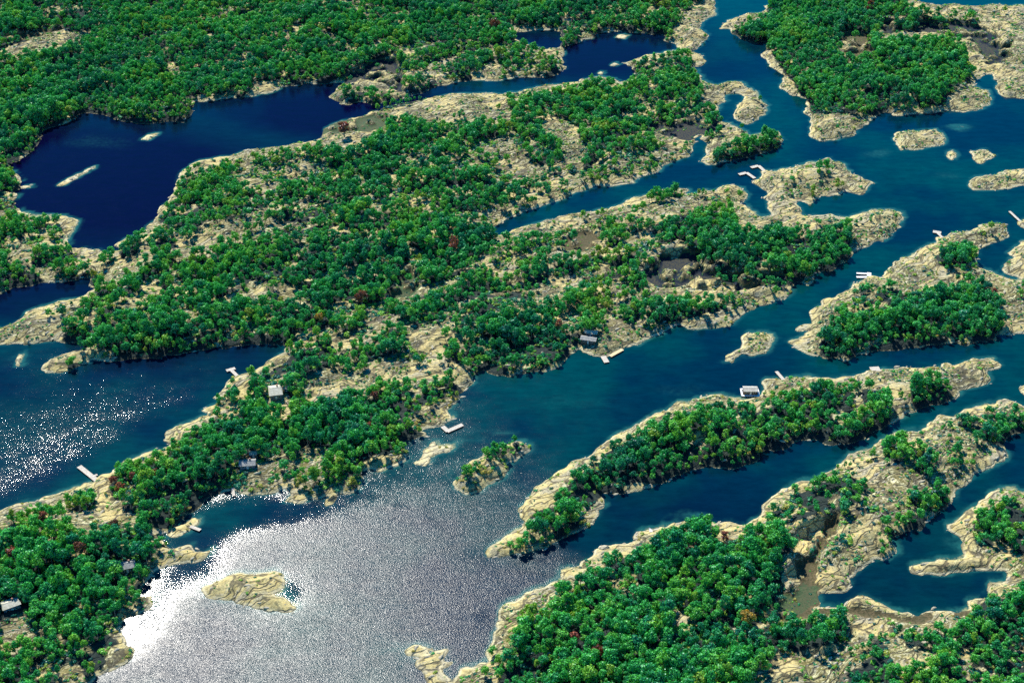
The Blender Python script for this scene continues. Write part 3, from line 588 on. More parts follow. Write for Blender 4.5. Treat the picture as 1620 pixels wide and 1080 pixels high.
# ------------------------------------------------------------------ tree shapes (unit crown radius)
def leafy(name, puffs, per, leaf, seed, flat=.75):
    r = np.random.default_rng(seed); vs = []; 
    for (cx, cy, cz, pr) in puffs:
        n = int(per * (pr / .34) ** 1.4)
        d_ = r.normal(size=(n, 3)); d_[:, 2] = np.abs(d_[:, 2]) * .9 - .35; d_ /= np.linalg.norm(d_, axis=1)[:, None]
        pos = np.array([cx, cy, cz]) + d_ * pr * (r.uniform(.7, 1.3, (n, 1))) * np.array([1, 1, flat])
        nrm = d_ + r.normal(size=(n, 3)) * .3 + np.array([0, 0, .25]); nrm /= np.linalg.norm(nrm, axis=1)[:, None]
        t = np.cross(nrm, r.normal(size=(n, 3))); t /= np.linalg.norm(t, axis=1)[:, None]; b_ = np.cross(nrm, t)
        s1 = leaf * r.uniform(.6, 1.35, (n, 1)); s2 = s1 * r.uniform(.5, .9, (n, 1))
        vs.append(np.stack([pos - t * s1, pos + b_ * s2, pos + t * s1, pos - b_ * s2], 1).reshape(-1, 3))
    if per > 30:
        for (cx, cy, cz, pr) in puffs:      # inner leaf sheets added to block light and darken each clump's shady side
            for a_ in range(6):
                d_ = r.normal(size=3); d_ /= np.linalg.norm(d_); t = np.cross(d_, [.3, .2, .9]); t /= np.linalg.norm(t); b_ = np.cross(d_, t); c_ = np.array([cx, cy, cz - .06]) + d_ * pr * .25
                vs.append(np.stack([c_ - t * pr * .6, c_ + b_ * pr * .5, c_ + t * pr * .6, c_ - b_ * pr * .5]))
    co = np.concatenate(vs).astype(np.float32); nf = len(co) // 4
    me = bpy.data.meshes.new(name)
    me.vertices.add(len(co)); me.vertices.foreach_set('co', co.ravel())
    me.loops.add(nf * 4); me.loops.foreach_set('vertex_index', np.arange(nf * 4, dtype=np.int32))
    me.polygons.add(nf); me.polygons.foreach_set('loop_start', np.arange(0, nf * 4, 4, dtype=np.int32))
    me.update(calc_edges=True); me.materials.append(M_LEAF); return me
crowns = []
for k in range(8):
    r = np.random.default_rng(100 + k); puffs = []
    n = [15, 19, 13, 21, 17, 11, 18, 14][k]; wide = [1, 1.0, .85, 1.1, .95, .8, 1.0, 1.05][k]; hz = [.55, .5, .8, .42, .6, .95, .5, .65][k]
    for i in range(n):
        ph = i * 2.39996 + r.uniform(-.7, .7); q = math.sqrt((i + .4) / n) * r.uniform(.6, 1.12) * (1 + .28 * math.sin(2 * ph + k) + .15 * math.sin(3 * ph + 2 * k))
        rad = q * .8 * wide; z = 1.3 + hz * math.sqrt(max(0, 1 - min(q * .95, 1) ** 2)) * r.uniform(.5, 1.3) - .15 * r.random()
        puffs.append((rad * math.cos(ph), rad * math.sin(ph), z, r.uniform(.17, .38)))
    for i in range(5):
        ph = r.uniform(0, 6.28); puffs.append((.5 * math.cos(ph), .5 * math.sin(ph), 1.05, .3))
    crowns.append(leafy('crown', puffs, 44, .105, 200 + k))
def tube(bm, p0, p1, r0, r1, n=6):
    p0, p1 = Vector(p0), Vector(p1); ax = (p1 - p0).normalized(); t = ax.orthogonal().normalized(); b_ = ax.cross(t)
    rings = []
    for p, rr in ((p0, r0), (p1, r1)):
        rings.append([bm.verts.new(p + (t * math.cos(2 * math.pi * i / n) + b_ * math.sin(2 * math.pi * i / n)) * rr) for i in range(n)])
    for i in range(n): bm.faces.new((rings[0][i], rings[0][(i + 1) % n], rings[1][(i + 1) % n], rings[1][i]))
    bm.faces.new(rings[1]); bm.faces.new(rings[0][::-1])
def bm_mesh(name, bm, mat):
    me = bpy.data.meshes.new(name); bmesh.ops.recalc_face_normals(bm, faces=bm.faces[:]); bm.to_mesh(me); bm.free(); me.materials.append(mat); return me
bm = bmesh.new(); tube(bm, (0, 0, -.15), (.04, .02, .6), .075, .055); tube(bm, (.04, .02, .6), (0, .05, 1.35), .055, .03)
for i in range(5):
    ph = i * 1.3; tube(bm, (.04, .02, .62 + .1 * i), (.5 * math.cos(ph), .5 * math.sin(ph), 1.25 + .08 * i), .03, .012, 5)
trunk_me = bm_mesh('trunk', bm, M_BARK)
bushes = []
for k in range(3):
    r = np.random.default_rng(300 + k)
    puffs = [(r.uniform(-.5, .5), r.uniform(-.5, .5), .22 + r.uniform(-.05, .2), r.uniform(.35, .5)) for _ in range(5)]
    bushes.append(leafy('bush', puffs, 26, .17, 310 + k))

# ------------------------------------------------------------------ where trees stand
def scatter(cell, x0=gx[0] + 5, x1=gx[-1] - 5, y0=gy[0] + 5, y1=gy[-1] - 5):
    xs = np.arange(x0, x1, cell); ys = np.arange(y0, y1, cell)
    a_, b_ = np.meshgrid(xs, ys, indexing='ij'); a_ = a_ + (np.arange(len(ys)) % 2)[None, :] * cell / 2
    return (a_ + rng.uniform(-.42, .42, a_.shape) * cell).ravel(), (b_ + rng.uniform(-.42, .42, a_.shape) * cell).ravel()
tx, ty = scatter(3.55)
tz = ground_z(tx, ty); td = grid_at(DEN, tx, ty); ts = grid_at(sd, tx, ty)
uu, vv, dd = proj(tx, ty, tz + 4)
n_ = clump(tx, ty) * .8 + rng.random(tx.shape) * .2
sk = vnoise((-tx * gd[1] + ty * gd[0] + 22 * (fbm(tx / 40, ty / 40, 3, 11) - .5)) / 9.5, (tx * gd[0] + ty * gd[1]) / 42, 79)
td_ = np.where((td >= .1) & (td < .55), td + .13, td)
ok = (td > 0) & (n_ < td_) & ((sk > .2) | (rng.random(tx.shape) < .35)) & (ts > np.where(td > .6, .7, 1.6)) & (uu > -120) & (uu < 1740) & (vv > -70) & (vv < 1180)
tx, ty, tz, td, ts, sk = tx[ok], ty[ok], tz[ok], td[ok], ts[ok], sk[ok]
tr = (1.15 + 2.15 * rng.random(tx.shape) ** 1.1) * (.68 + .62 * sk) * (.72 + .28 * np.clip(td, 0, 1)) * (.75 + .25 * sstep(ts, 2, 9)) * (.88 + .3 * fbm(tx / 25, ty / 25, 2, 77))
# hue: closed woods dark to emerald, edges and sunny rims yellower
tint = .14 + .50 * fbm(tx / 30, ty / 30, 3, 81) + rng.normal(0, .09, tx.shape) + .20 * (1 - sstep(ts, 2, 8)) * rng.random(tx.shape) + .12 * (1 - td)
tint = np.clip(tint, .02, .80)
# clear the cabins, docks' landings and the special trees
SPOTS = [(437, 632, 7), (930, 538, 6.5), (395, 744, 6), (200, 903, 5.5), (20, 975, 7), (165, 770, 5), (1029, 842, 3), (1188, 616, 6), (1085, 240, 1)]
RED = [(181, 768, 2.3, .955, 'pink-red leaved tree, the one nearer the water of the pair beside the long straight dock'), (191, 780, 2.6, .94, 'bright coral red tree, the lower of the pair beside the long straight dock'),
 (583, 684, 2.6, .95, 'single red tree on the wooded shore left of the L-shaped dock'), (130, 888, 3.4, 1.0, 'dark russet tree, largest red crown in the lower left wood'), (72, 836, 2.6, .99, 'brownish red tree near the top of the lower left wood'),
 (25, 893, 3.2, .975, 'rusty red tree at the left edge of the lower left wood'), (184, 845, 2.2, 1.0, 'small dark red tree in the lower left wood, nearest the short dock'), (94, 872, 2.2, .98, 'dull red small tree between two larger russet crowns in the lower left wood'),
 (885, 520, 2.6, .95, 'small bright red tree in the wood northwest of the cabin by the stubby dock'), (573, 482, 3.6, .97, 'brick red tree at the foot of the green marsh in the centre left wood'), (718, 400, 4.0, .96, 'crimson low tree at the closed end of the long narrow channel'),
 (545, 222, 5.0, .98, 'reddish shrubby tree on the shore by the reeds of the dark lake'), (505, 512, 2.8, .90, 'orange-yellow tree alone among green crowns in the centre left wood'), (945, 1047, 3.0, .985, 'dark wine red tree near the bottom edge of the lower right wood'),
 (908, 1017, 2.4, .96, 'small red tree upper left of the wine red one in the lower right wood'), (1145, 862, 2.6, .955, 'orange-red small tree near the northern rim of the lower right wood'), (1178, 1000, 3.2, .89, 'orange-gold tree in the lower right wood beside the shady gap'),
 (213, 767, 2.4, .97, 'dull reddish tree just right of the coral red pair by the long dock'), (248, 765, 2.4, .975, 'brownish red tree amid green crowns right of the long dock'), (1571, 470, 2.6, .96, 'pinkish red small tree at the eastern rim of the island with the U-shaped dock'), (593, 634, 2.4, .985, 'dull brown-red tree on the wooded ridge right of the pale roofed cottage'),
 (1375, 22, 4.2, .985, 'reddish crown on the big wooded island in the upper right corner'), (783, 53, 4.5, .985, 'dull red crown high in the north wood near the small pond')]
uu, vv, dd = proj(tx, ty, tz + tr * 1.4)
keep = np.ones(tx.shape, bool)
ctr = [(*gp(u, v, 3.0), rad) for (u, v, rad) in SPOTS] + [(*gp(u, v, 4.5), rr * 1.0) for (u, v, rr, _, _) in RED]
for (sx_, sy_, rad) in ctr: keep &= (tx - sx_) ** 2 + (ty - sy_) ** 2 > (rad + .5) ** 2
tx, ty, tz, tr, tint, ts, uu, vv, dd = [q[keep] for q in (tx, ty, tz, tr, tint, ts, uu, vv, dd)]
size = np.where((uu > 4) & (uu < 1616) & (vv > 4) & (vv < 1076), tr / dd, 0)
order = np.argsort(-size); N_IND = 300 - len(RED)
near = order[:N_IND]; far = order[N_IND:]
tvar = rng.integers(0, 8, tx.shape); trot = rng.uniform(0, 6.28, tx.shape)

# words that tell one tree from the next
MARKS = [(1029, 842, 'the white dinghy on the lower right shore'), (990, 905, 'the small clearing in the lower right wood'), (955, 868, 'the pale boulder on the lower right shore'), (1350, 985, 'the bare ridge below the dark cove'),
 (1285, 1035, 'the golden rock dome at the bottom right'), (820, 1000, 'the western rim of the lower right wood'), (1205, 1060, 'the shady gap at the bottom edge'), (945, 1047, 'the wine red tree'), (908, 1017, 'the small red tree of the lower right wood'),
 (1178, 1000, 'the orange-gold tree'), (1240, 905, 'the pale mound west of the brown marsh'), (1145, 862, 'the orange-red tree of the lower right wood'), (1530, 1030, 'the bare patch near the right edge'), (1445, 1028, 'the scrubby clearing right of the golden dome'),
 (1600, 935, 'the right edge above the lower right wood'), (1420, 1078, 'the bottom edge right of the golden dome'), (1060, 985, 'the dark hollow of the lower right wood'), (1110, 825, 'the northern point of the lower right wood'), (1000, 1078, 'the bottom edge below the wine red tree'),
 (880, 1078, 'the left bottom end of the lower right wood'), (1540, 975, 'the southeast corner of the dark cove'), (1590, 820, 'the right edge above the golden spit'), (20, 975, 'the cottage at the left edge'), (200, 903, 'the grey cabin in the lower left wood'),
 (130, 888, 'the dark russet tree'), (72, 836, 'the brownish red tree of the lower left wood'), (110, 1050, 'the cracked rock slab at the bottom left'), (185, 1030, 'the pale ledge by the bottom left bay'), (25, 893, 'the rusty red tree at the left edge'), (215, 955, 'the scrubby shore of the bottom left bay'),
 (15, 1060, 'the bottom left corner'), (850, 850, 'the western tip of the long boathouse island'), (935, 805, 'the golden lobe of the boathouse island'), (1060, 745, 'the southern shore of the boathouse island'), (165, 770, 'the golden lawn behind the long dock'), (245, 815, 'the shore midway between long and short docks'),
 (395, 744, 'the twin roofed grey cabin'), (437, 628, 'the pale roofed cottage'), (583, 684, 'the red tree left of the L-shaped dock'), (540, 770, 'the pointed rocks at the head of the bay'), (1320, 775, 'the northern rim of the isthmus wood'), (1430, 820, 'the rocks north of the cove mouth'), (1165, 730, 'the shady south side of the boathouse island'), (705, 675, 'the L-shaped dock'), (1010, 960, 'the western middle of the lower right wood'), (1125, 915, 'the upper middle of the lower right wood'), (1085, 1060, 'the bottom middle of the lower right wood'), (60, 940, 'the heart of the lower left wood'), (1200, 890, 'the eastern rim of the lower right wood'), (1550, 1060, 'the bottom right corner wood')]
ORD = ['', 'second ', 'third ', 'fourth ', 'fifth ', 'sixth ', 'seventh ', 'eighth ', 'ninth ', 'tenth ', 'eleventh ', 'twelfth ', 'thirteenth ', 'fourteenth ', 'fifteenth ', 'sixteenth ', 'seventeenth ', 'eighteenth ', 'nineteenth ', 'twentieth ', 'twenty-first ', 'twenty-second ']
mk = np.array([(m[0], m[1]) for m in MARKS], float)
lab = {}
byk = {}
for i in near:
    dist = np.hypot(mk[:, 0] - uu[i], mk[:, 1] - vv[i]); k = int(np.argmin(dist)); byk.setdefault(k, []).append((dist[k], i))
for k, lst in byk.items():
    lst.sort()
    for n, (dq, i) in enumerate(lst):
        tn = 'bluish green' if tint[i] < .24 else 'deep green' if tint[i] < .4 else 'emerald' if tint[i] < .55 else 'yellow-green' if tint[i] < .72 else 'olive-gold'
        lab[i] = '%s tree, %snearest to %s' % (tn, ORD[min(n, 21)], MARKS[k][2])
        if len(lab[i].replace('-', ' ').split()) > 16: print('LONG', lab[i])

crown_objs = []
def plant(x, y, z, r_, rot, var, t_, label, group='trees in the island woods'):
    e = bpy.data.objects.new('tree', None); e.empty_display_size = 1; e.location = (x, y, z); e.rotation_euler = (0, 0, rot); e.scale = (r_ * random.uniform(.9, 1.25), r_ * random.uniform(.8, 1.15), r_ * random.uniform(1.15, 1.6))
    link(e); tag(e, label, 'tree', group)
    t_o = bpy.data.objects.new('trunk', trunk_me); link(t_o, e)
    c = bpy.data.objects.new('crown', crowns[var]); c['tint'] = float(t_); link(c, e)
    return e, c, t_o
protos = {}
for i in near:
    e, c, t_o = plant(tx[i], ty[i], tz[i], tr[i], trot[i], tvar[i], tint[i], lab[i])
    protos.setdefault(int(tvar[i]), c); trunk_proto = t_o
for (u, v, rr, t_, lb) in RED:
    x, y = gp(u, v, 4.0); z = float(ground_z(np.array(x), np.array(y)))
    plant(float(x), float(y), max(z, .1), rr, random.uniform(0, 6), random.randrange(8), t_, lb)

# ------------------------------------------------------------------ point instancing for what nobody can count one by one
def instancer(name, pts, rot, scl, idx, tint_, objs, extra=None):
    me = bpy.data.meshes.new(name); n = len(pts)
    me.vertices.add(n); me.vertices.foreach_set('co', np.asarray(pts, np.float32).ravel())
    for an, ty_, arr in (('rot', 'FLOAT', rot), ('idx', 'INT', idx), ('tint', 'FLOAT', tint_)):
        at = me.attributes.new(an, ty_, 'POINT'); at.data.foreach_set('value', np.asarray(arr, np.float32 if ty_ == 'FLOAT' else np.int32))
    at = me.attributes.new('scl', 'FLOAT_VECTOR', 'POINT'); at.data.foreach_set('vector', np.asarray(scl, np.float32).ravel())
    o = bpy.data.objects.new(name, me); link(o)
    ng = bpy.data.node_groups.new(name, 'GeometryNodeTree')
    ng.interface.new_socket('Geometry', in_out='INPUT', socket_type='NodeSocketGeometry'); ng.interface.new_socket('Geometry', in_out='OUTPUT', socket_type='NodeSocketGeometry')
    N = ng.nodes.new; L = ng.links.new; gi = N('NodeGroupInput'); go = N('NodeGroupOutput')
    def att(nm, dt):
        nd = N('GeometryNodeInputNamedAttribute'); nd.data_type = dt; nd.inputs[0].default_value = nm; return nd.outputs[0]
    cx = N('ShaderNodeCombineXYZ'); L(att('rot', 'FLOAT'), cx.inputs[2]); sc = att('scl', 'FLOAT_VECTOR'); ix = att('idx', 'INT')
    def inst(objlist, pick):
        iop = N('GeometryNodeInstanceOnPoints'); L(gi.outputs[0], iop.inputs['Points']); L(cx.outputs[0], iop.inputs['Rotation']); L(sc, iop.inputs['Scale'])
        if pick:
            g2i = N('GeometryNodeGeometryToInstance')
            for ob in objlist:
                oi = N('GeometryNodeObjectInfo'); oi.inputs['Object'].default_value = ob; L(oi.outputs['Geometry'], g2i.inputs[0])
            # geometry of each source becomes one instance
            jn = N('GeometryNodeJoinGeometry')
            ng.nodes.remove(g2i)
            for nd in [q for q in ng.nodes if q.bl_idname == 'GeometryNodeObjectInfo' and not q.outputs['Geometry'].links]:
                g = N('GeometryNodeGeometryToInstance'); L(nd.outputs['Geometry'], g.inputs[0]); L(g.outputs[0], jn.inputs[0])
            L(jn.outputs[0], iop.inputs['Instance']); iop.inputs['Pick Instance'].default_value = True; L(ix, iop.inputs['Instance Index'])
        else:
            oi = N('GeometryNodeObjectInfo'); oi.inputs['Object'].default_value = objlist[0]; oi.inputs['As Instance'].default_value = True; L(oi.outputs['Geometry'], iop.inputs['Instance'])
        return iop.outputs[0]
    out = inst(objs, True)
    if extra is not None:
        j = N('GeometryNodeJoinGeometry'); L(out, j.inputs[0]); L(inst([extra], False), j.inputs[0]); out = j.outputs[0]
    L(out, go.inputs[0]); md = o.modifiers.new('scatter', 'NODES'); md.node_group = ng
    return o
f = far; sv = rng.uniform(.85, 1.15, len(f))
wood = instancer('woodland_trees', np.stack([tx[f], ty[f], tz[f]], 1), trot[f], np.stack([tr[f] * rng.uniform(.85, 1.3, len(f)), tr[f] * rng.uniform(.75, 1.15, len(f)), tr[f] * sv * 1.4], 1), tvar[f], tint[f], [protos[k] for k in sorted(protos)], trunk_proto)
tag(wood, 'continuous green woods covering the islands beyond the nearest trees', 'woodland', kind='stuff')
print('TREES', len(near), len(far))

# low scrub and dwarf bushes on the rock, heather rims at the shore
bx, by = scatter(2.05)
bz = ground_z(bx, by); bd = grid_at(DEN, bx, by); bs_ = grid_at(sd, bx, by); bw = grid_at(WETK, bx, by); bg_ = grid_at(GOLD, bx, by)
uu2, vv2, _ = proj(bx, by, bz)
cl = fbm(bx / 6, by / 6, 3, 91)
pr_ = sstep(cl, .42, .60) * np.where(bd > .6, .9, .95 + bd * 1.1) * np.where(bg_ > .45, .25, 1) * np.where(bw > 0, np.where(bw == 2, .9, .8), 1) + .06
ok = (rng.random(bx.shape) < pr_) & (bs_ > 1.1) & (uu2 > -60) & (uu2 < 1680) & (vv2 > -30) & (vv2 < 1130)
bx, by, bz, bd, bs_, bw = [q[ok] for q in (bx, by, bz, bd, bs_, bw)]
br = rng.uniform(.4, 1.15, bx.shape) * (1 + .7 * (rng.random(bx.shape) < .12)) * np.where(bd > .3, 1.55, .95) * np.where(bw > 0, .6, 1)
bt = np.clip(np.where(rng.random(bx.shape) < .5, .12, .66) + rng.normal(0, .09, bx.shape) + .3 * (bs_ < 5) * rng.random(bx.shape), .03, .86)
bush_objs = []
for k, (u, v, lb) in enumerate([(1027, 614, 'dark round bush alone on the golden rock behind the boathouse'), (1338, 768, 'solitary dark bush on the pale slope of the isthmus'), (1420, 820, 'low green bush on the rocks just north of the cove')]):
    if k == 0: u, v = 1227, 614
    x, y = gp(u, v, 1.5); z = float(ground_z(np.array(x), np.array(y)))
    o = bpy.data.objects.new('bush', bushes[k]); o.location = (float(x), float(y), z - .1); o.scale = (1.9, 1.9, 2.0); o['tint'] = .15 + .1 * k
    tag(link(o), lb, 'bush'); bush_objs.append(o)
scrub = instancer('ground_scrub', np.stack([bx, by, bz - .08], 1), rng.uniform(0, 6.28, bx.shape), np.stack([br, br, br * .8], 1), rng.integers(0, 3, bx.shape), bt, bush_objs)
tag(scrub, 'low scrub and heather scattered over the bare rock', 'scrub', kind='stuff')
print('SCRUB', len(bx))

# loose boulders and broken slabs
def boulder(seed):
    r = random.Random(seed); bm = bmesh.new(); bmesh.ops.create_icosphere(bm, subdivisions=2, radius=1)
    for v in bm.verts:
        k = 1 + .28 * math.sin(3 * v.co.x + seed) * math.cos(2.3 * v.co.y - seed) + r.uniform(-.12, .12)
        v.co = Vector((v.co.x * k, v.co.y * k * .62, max(v.co.z, -.4) * k * .5))
    return bm_mesh('boulder', bm, M_ROCK)
bo_src = []
for k, (u, v, lb, s_) in enumerate([(955, 868, 'pale rounded boulder at the waterline west of the white dinghy', 2.6), (1006, 853, 'small whitish boulder just below the tip of the pale shore walk', 1.2), (675, 690, 'white boulder at the shaded waterline below the L-shaped dock', 1.3)]):
    x, y = gp(u, v, .4); z = float(ground_z(np.array(x), np.array(y)))
    o = bpy.data.objects.new('boulder', boulder(k)); o.location = (float(x), float(y), max(z, 0)); o.scale = (s_,) * 3; tag(link(o), lb, 'boulder'); bo_src.append(o)
qx, qy = scatter(3.1); qz = ground_z(qx, qy); qd = grid_at(DEN, qx, qy); qs = grid_at(sd, qx, qy); qw = grid_at(WETK, qx, qy)
ok = (rng.random(qx.shape) < np.where(qs < 3, .16, .12) * (1 - .7 * (qd > .6))) & (qs > -1.0) & (qw == 0) & grid_at(live.astype(float), qx, qy).astype(bool)
qx, qy, qz = qx[ok], qy[ok], qz[ok]; qr = rng.uniform(.25, 1.0, qx.shape) ** 1.6 * 1.1 + .15
bould = instancer('loose_boulders', np.stack([qx, qy, np.maximum(qz, -.1)], 1), math.atan2(gd[1], gd[0]) + rng.normal(0, .4, qx.shape), np.stack([qr * 1.5, qr, qr], 1), rng.integers(0, 3, qx.shape), qr, bo_src)
tag(bould, 'loose boulders and broken slabs lying along the rocky shores', 'boulders', kind='stuff')
print('BOULDERS', len(qx))

# ------------------------------------------------------------------ docks
def box(bm, c, ax, ay, hx, hy, z0, z1):
    """box centred at c (x, y) with unit axis ax, ay"""
    vs = []
    for z in (z0, z1):
        for sx, sy in ((-1, -1), (1, -1), (1, 1), (-1, 1)):
            vs.append(bm.verts.new((c[0] + ax[0] * sx * hx + ay[0] * sy * hy, c[1] + ax[1] * sx * hx + ay[1] * sy * hy, z)))
    for f_ in ((0, 3, 2, 1), (4, 5, 6, 7), (0, 1, 5, 4), (1, 2, 6, 5), (2, 3, 7, 6), (3, 0, 4, 7)): bm.faces.new([vs[i] for i in f_])
def dock(label, segs, mat=M_DOCK, zt=.75, name='dock'):
    """segs: ((u0, v0), (u1, v1), width m); built where those points lie on the water"""
    e = bpy.data.objects.new(name, None); p0 = gp(*segs[0][0], zt); ox, oy = float(p0[0]), float(p0[1]); e.location = (ox, oy, 0); link(e); tag(e, label, 'dock', 'docks along the shores')
    post_me = None
    for si, (a0, a1, w) in enumerate(segs):
        q0 = np.array(gp(*a0, zt)); q1 = np.array(gp(*a1, zt)); L = np.linalg.norm(q1 - q0); ax = (q1 - q0) / L; ay = np.array((-ax[1], ax[0])); o_ = np.array((ox, oy))
        z = zt + .006 * si; bm = bmesh.new(); n = max(2, int(L / .42)); st_ = L / n
        for i in range(n): box(bm, q0 - o_ + ax * (i + .5) * st_, ax, ay, st_ / 2 - .02, w / 2 * random.uniform(.97, 1.02), z - .07, z + random.uniform(-.01, .012))
        d_ = bpy.data.objects.new('deck_boards', bm_mesh('deck_boards', bm, mat)); d_['kind'] = 'stuff'; link(d_, e)
        bm = bmesh.new()
        for s_ in (-1, 1): box(bm, (q0 + q1) / 2 - o_ + ay * s_ * (w / 2 - .12), ax, ay, L / 2, .06, z - .26, z - .075)
        link(bpy.data.objects.new('beams', bm_mesh('beams', bm, M_POST)), e)
        for i in range(max(2, int(L / 4))):
            for s_ in (-1, 1):
                c = q0 - o_ + ax * (L * (i + .3) / max(2, int(L / 4))) + ay * s_ * (w / 2 + .09)
                if post_me is None:
                    bm = bmesh.new(); tube(bm, (0, 0, -2.0), (0, 0, zt + .25), .1, .09, 7); post_me = bm_mesh('post', bm, M_POST)
                po = bpy.data.objects.new('post', post_me); po.location = (c[0], c[1], 0); link(po, e)
    return e
dock('long straight plank dock with a small side step on the lower left channel', [((125, 737), (154, 760), 2.7), ((147, 753), (154, 750), 1.4)])
dock('broad golden landing deck across the shore end of the long dock', [((144, 770), (171, 753), 2.6)], M_DOCKG, 1.5)
dock('T-shaped pale dock on the channel shore northwest of the pale roofed cottage', [((358, 586), (372, 582), 2.4), ((365, 584), (377, 596), 2.0)])
dock('T-shaped dock on the far shore of the island with the U-shaped dock', [((1476, 366), (1489, 368), 3.2), ((1482, 367), (1491, 376), 1.8)])
dock('white U-shaped boat slip dock with a walkway to the rocks', [((1355, 432), (1376, 433), 1.7), ((1375, 431), (1375, 442), 2.6), ((1355, 438), (1374, 438), 2.0), ((1377, 439), (1410, 440), 1.6)], M_PAINTW)
dock('short straight grey dock right of the boathouse', [((1228, 587), (1242, 603), 2.0)])
dock('narrow straight dock at the far right edge', [((1597, 334), (1614, 350), 1.8)])
dock('bent pale dock, the lower of two reaching west from the bare rocky island', [((1169, 276), (1181, 273), 3.0), ((1181, 273), (1194, 282), 2.6)])
dock('bent pale dock, the upper of two reaching west from the bare rocky island', [((1188, 265), (1200, 262), 3.0), ((1200, 262), (1210, 271), 2.6)])
dock('L-shaped pale dock with its long arm pointing up the bay', [((700, 674), (709, 682), 2.6), ((707, 682), (732, 671), 2.6)])
dock('stubby dock jutting down from the ledge below the grey twin roof cabin', [((954, 563), (960, 573), 3.2)])
dock('short dock sticking out from the golden rock in the lower left channel', [((299, 831), (317, 838), 1.9)])
dock('thin pale shore walk by the white dinghy on the lower right wood', [((1005, 846), (1044, 836), 1.4)], M_DOCK, .9)
dock('small tapered dock in front of the twin roofed grey cabin', [((368, 771), (370, 784), 1.5)])
dock('square pale platform on the far shore of the boathouse island', [((1377, 584), (1392, 583), 4.5)], M_DOCK, 1.0)
dock('stone coloured shore ledge dock right of the stubby dock', [((965, 563), (985, 552), 2.4)], M_DOCKG, .8)

# ------------------------------------------------------------------ buildings
def house(label, u, v, Lx, Ly, ang, wall_h, pitch, roofm, wallm, cat='cabin', name='cabin', base=None, chimney=True, hip=0.0, eave=.5):
    x, y = gp(u, v, 2.5); x, y = float(x), float(y); gz = float(ground_z(np.array(x), np.array(y))) if base is None else base
    e = bpy.data.objects.new(name, None); e.location = (x, y, gz); e.rotation_euler = (0, 0, R(ang)); link(e); tag(e, label, cat)
    X_, Y_ = (1, 0), (0, 1); hl, hw = Lx / 2, Ly / 2; rh = hw * math.tan(R(pitch))
    bm = bmesh.new(); box(bm, (0, 0), X_, Y_, hl, hw, -1.5, wall_h)
    if hip < .05:
        for s_ in (-1, 1):
            vs = [bm.verts.new((s_ * (hl - .002), -hw, wall_h)), bm.verts.new((s_ * (hl - .002), hw, wall_h)), bm.verts.new((s_ * (hl - .002), 0, wall_h + rh))]; bm.faces.new(vs)
    link(bpy.data.objects.new('wall', bm_mesh('wall', bm, wallm)), e)
    zr = wall_h + rh + .12; ze = wall_h - eave * math.tan(R(pitch)) + .12; ex, ey = hl + eave, hw + eave; rx = ex - hip * ey
    for s_ in (-1, 1):      # slopes laid in courses of shingles
        bm = bmesh.new(); nrow = 7
        for k in range(nrow):
            t0, t1 = k / nrow, (k + 1) / nrow
            y0, y1 = ey * (1 - t0) * s_, ey * (1 - t1) * s_; z0, z1 = ze + (zr - ze) * t0, ze + (zr - ze) * t1
            x0 = ex + (rx - ex) * t0; x1 = ex + (rx - ex) * t1
            a_ = [bm.verts.new(q) for q in ((-x0, y0, z0 + .07), (x0, y0, z0 + .07), (x1, y1, z1 + .02), (-x1, y1, z1 + .02))]; bm.faces.new(a_)
            b_ = [bm.verts.new(q) for q in ((-x0, y0, z0 - .06), (x0, y0, z0 - .06))]; bm.faces.new((a_[0], a_[1], b_[1], b_[0]))
        link(bpy.data.objects.new('roof_slope', bm_mesh('roof_slope', bm, roofm)), e)
        if hip > .05:
            bm = bmesh.new(); vs = [bm.verts.new(q) for q in ((s_ * ex, -ey, ze + .05), (s_ * ex, ey, ze + .05), (s_ * rx, 0, zr + .05))]; bm.faces.new(vs)
            link(bpy.data.objects.new('roof_hip', bm_mesh('roof_hip', bm, roofm)), e)
    bm = bmesh.new(); box(bm, (0, 0), X_, Y_, rx, .14, zr - .02, zr + .11); link(bpy.data.objects.new('ridge_cap', bm_mesh('ridge_cap', bm, roofm)), e)
    if chimney:
        bm = bmesh.new(); box(bm, (hl * .35, hw * .35), X_, Y_, .4, .4, wall_h, zr + .9); link(bpy.data.objects.new('chimney', bm_mesh('chimney', bm, M_BRICK)), e)
    for xx in (-hl * .55, hl * .5):
        bm = bmesh.new(); box(bm, (xx, -hw - .03), X_, Y_, .65, .04, .9, 2.1); w_ = link(bpy.data.objects.new('window', bm_mesh('window', bm, M_TRIM)), e)
        bm = bmesh.new(); box(bm, (xx, -hw - .075), X_, Y_, .52, .02, 1.02, 1.98); link(bpy.data.objects.new('pane', bm_mesh('pane', bm, M_GLASS)), w_)
    bm = bmesh.new(); box(bm, (0, -hw - .03), X_, Y_, .5, .04, 0, 2.05); link(bpy.data.objects.new('door', bm_mesh('door', bm, M_TRIM)), e)
    return e
house('pale roofed cottage in a dark wooded hollow above the bay', 437, 628, 6.6, 8.6, 12, 3.0, 20, M_ROOFP, M_WALLB, 'cottage', 'cottage', hip=.25)
house('small pale roofed shed among the trees right of the pale roofed cottage', 454, 621, 2.6, 2.6, 5, 2.0, 18, M_ROOFP, M_WALLB, 'shed', 'shed', chimney=False)
house('grey twin roof cabin, front wing nearest the stubby dock', 931, 541, 8.6, 3.6, -14, 2.6, 18, M_ROOFG, M_WALL, chimney=False)
house('grey twin roof cabin, rear wing under the trees', 935, 533, 7.0, 3.2, -14, 2.9, 18, M_ROOFP, M_WALL, chimney=True)
house('grey cabin with a long low roof behind the small tapered dock', 393, 743, 7.6, 4.6, 6, 2.7, 24, M_ROOFG, M_WALLB)
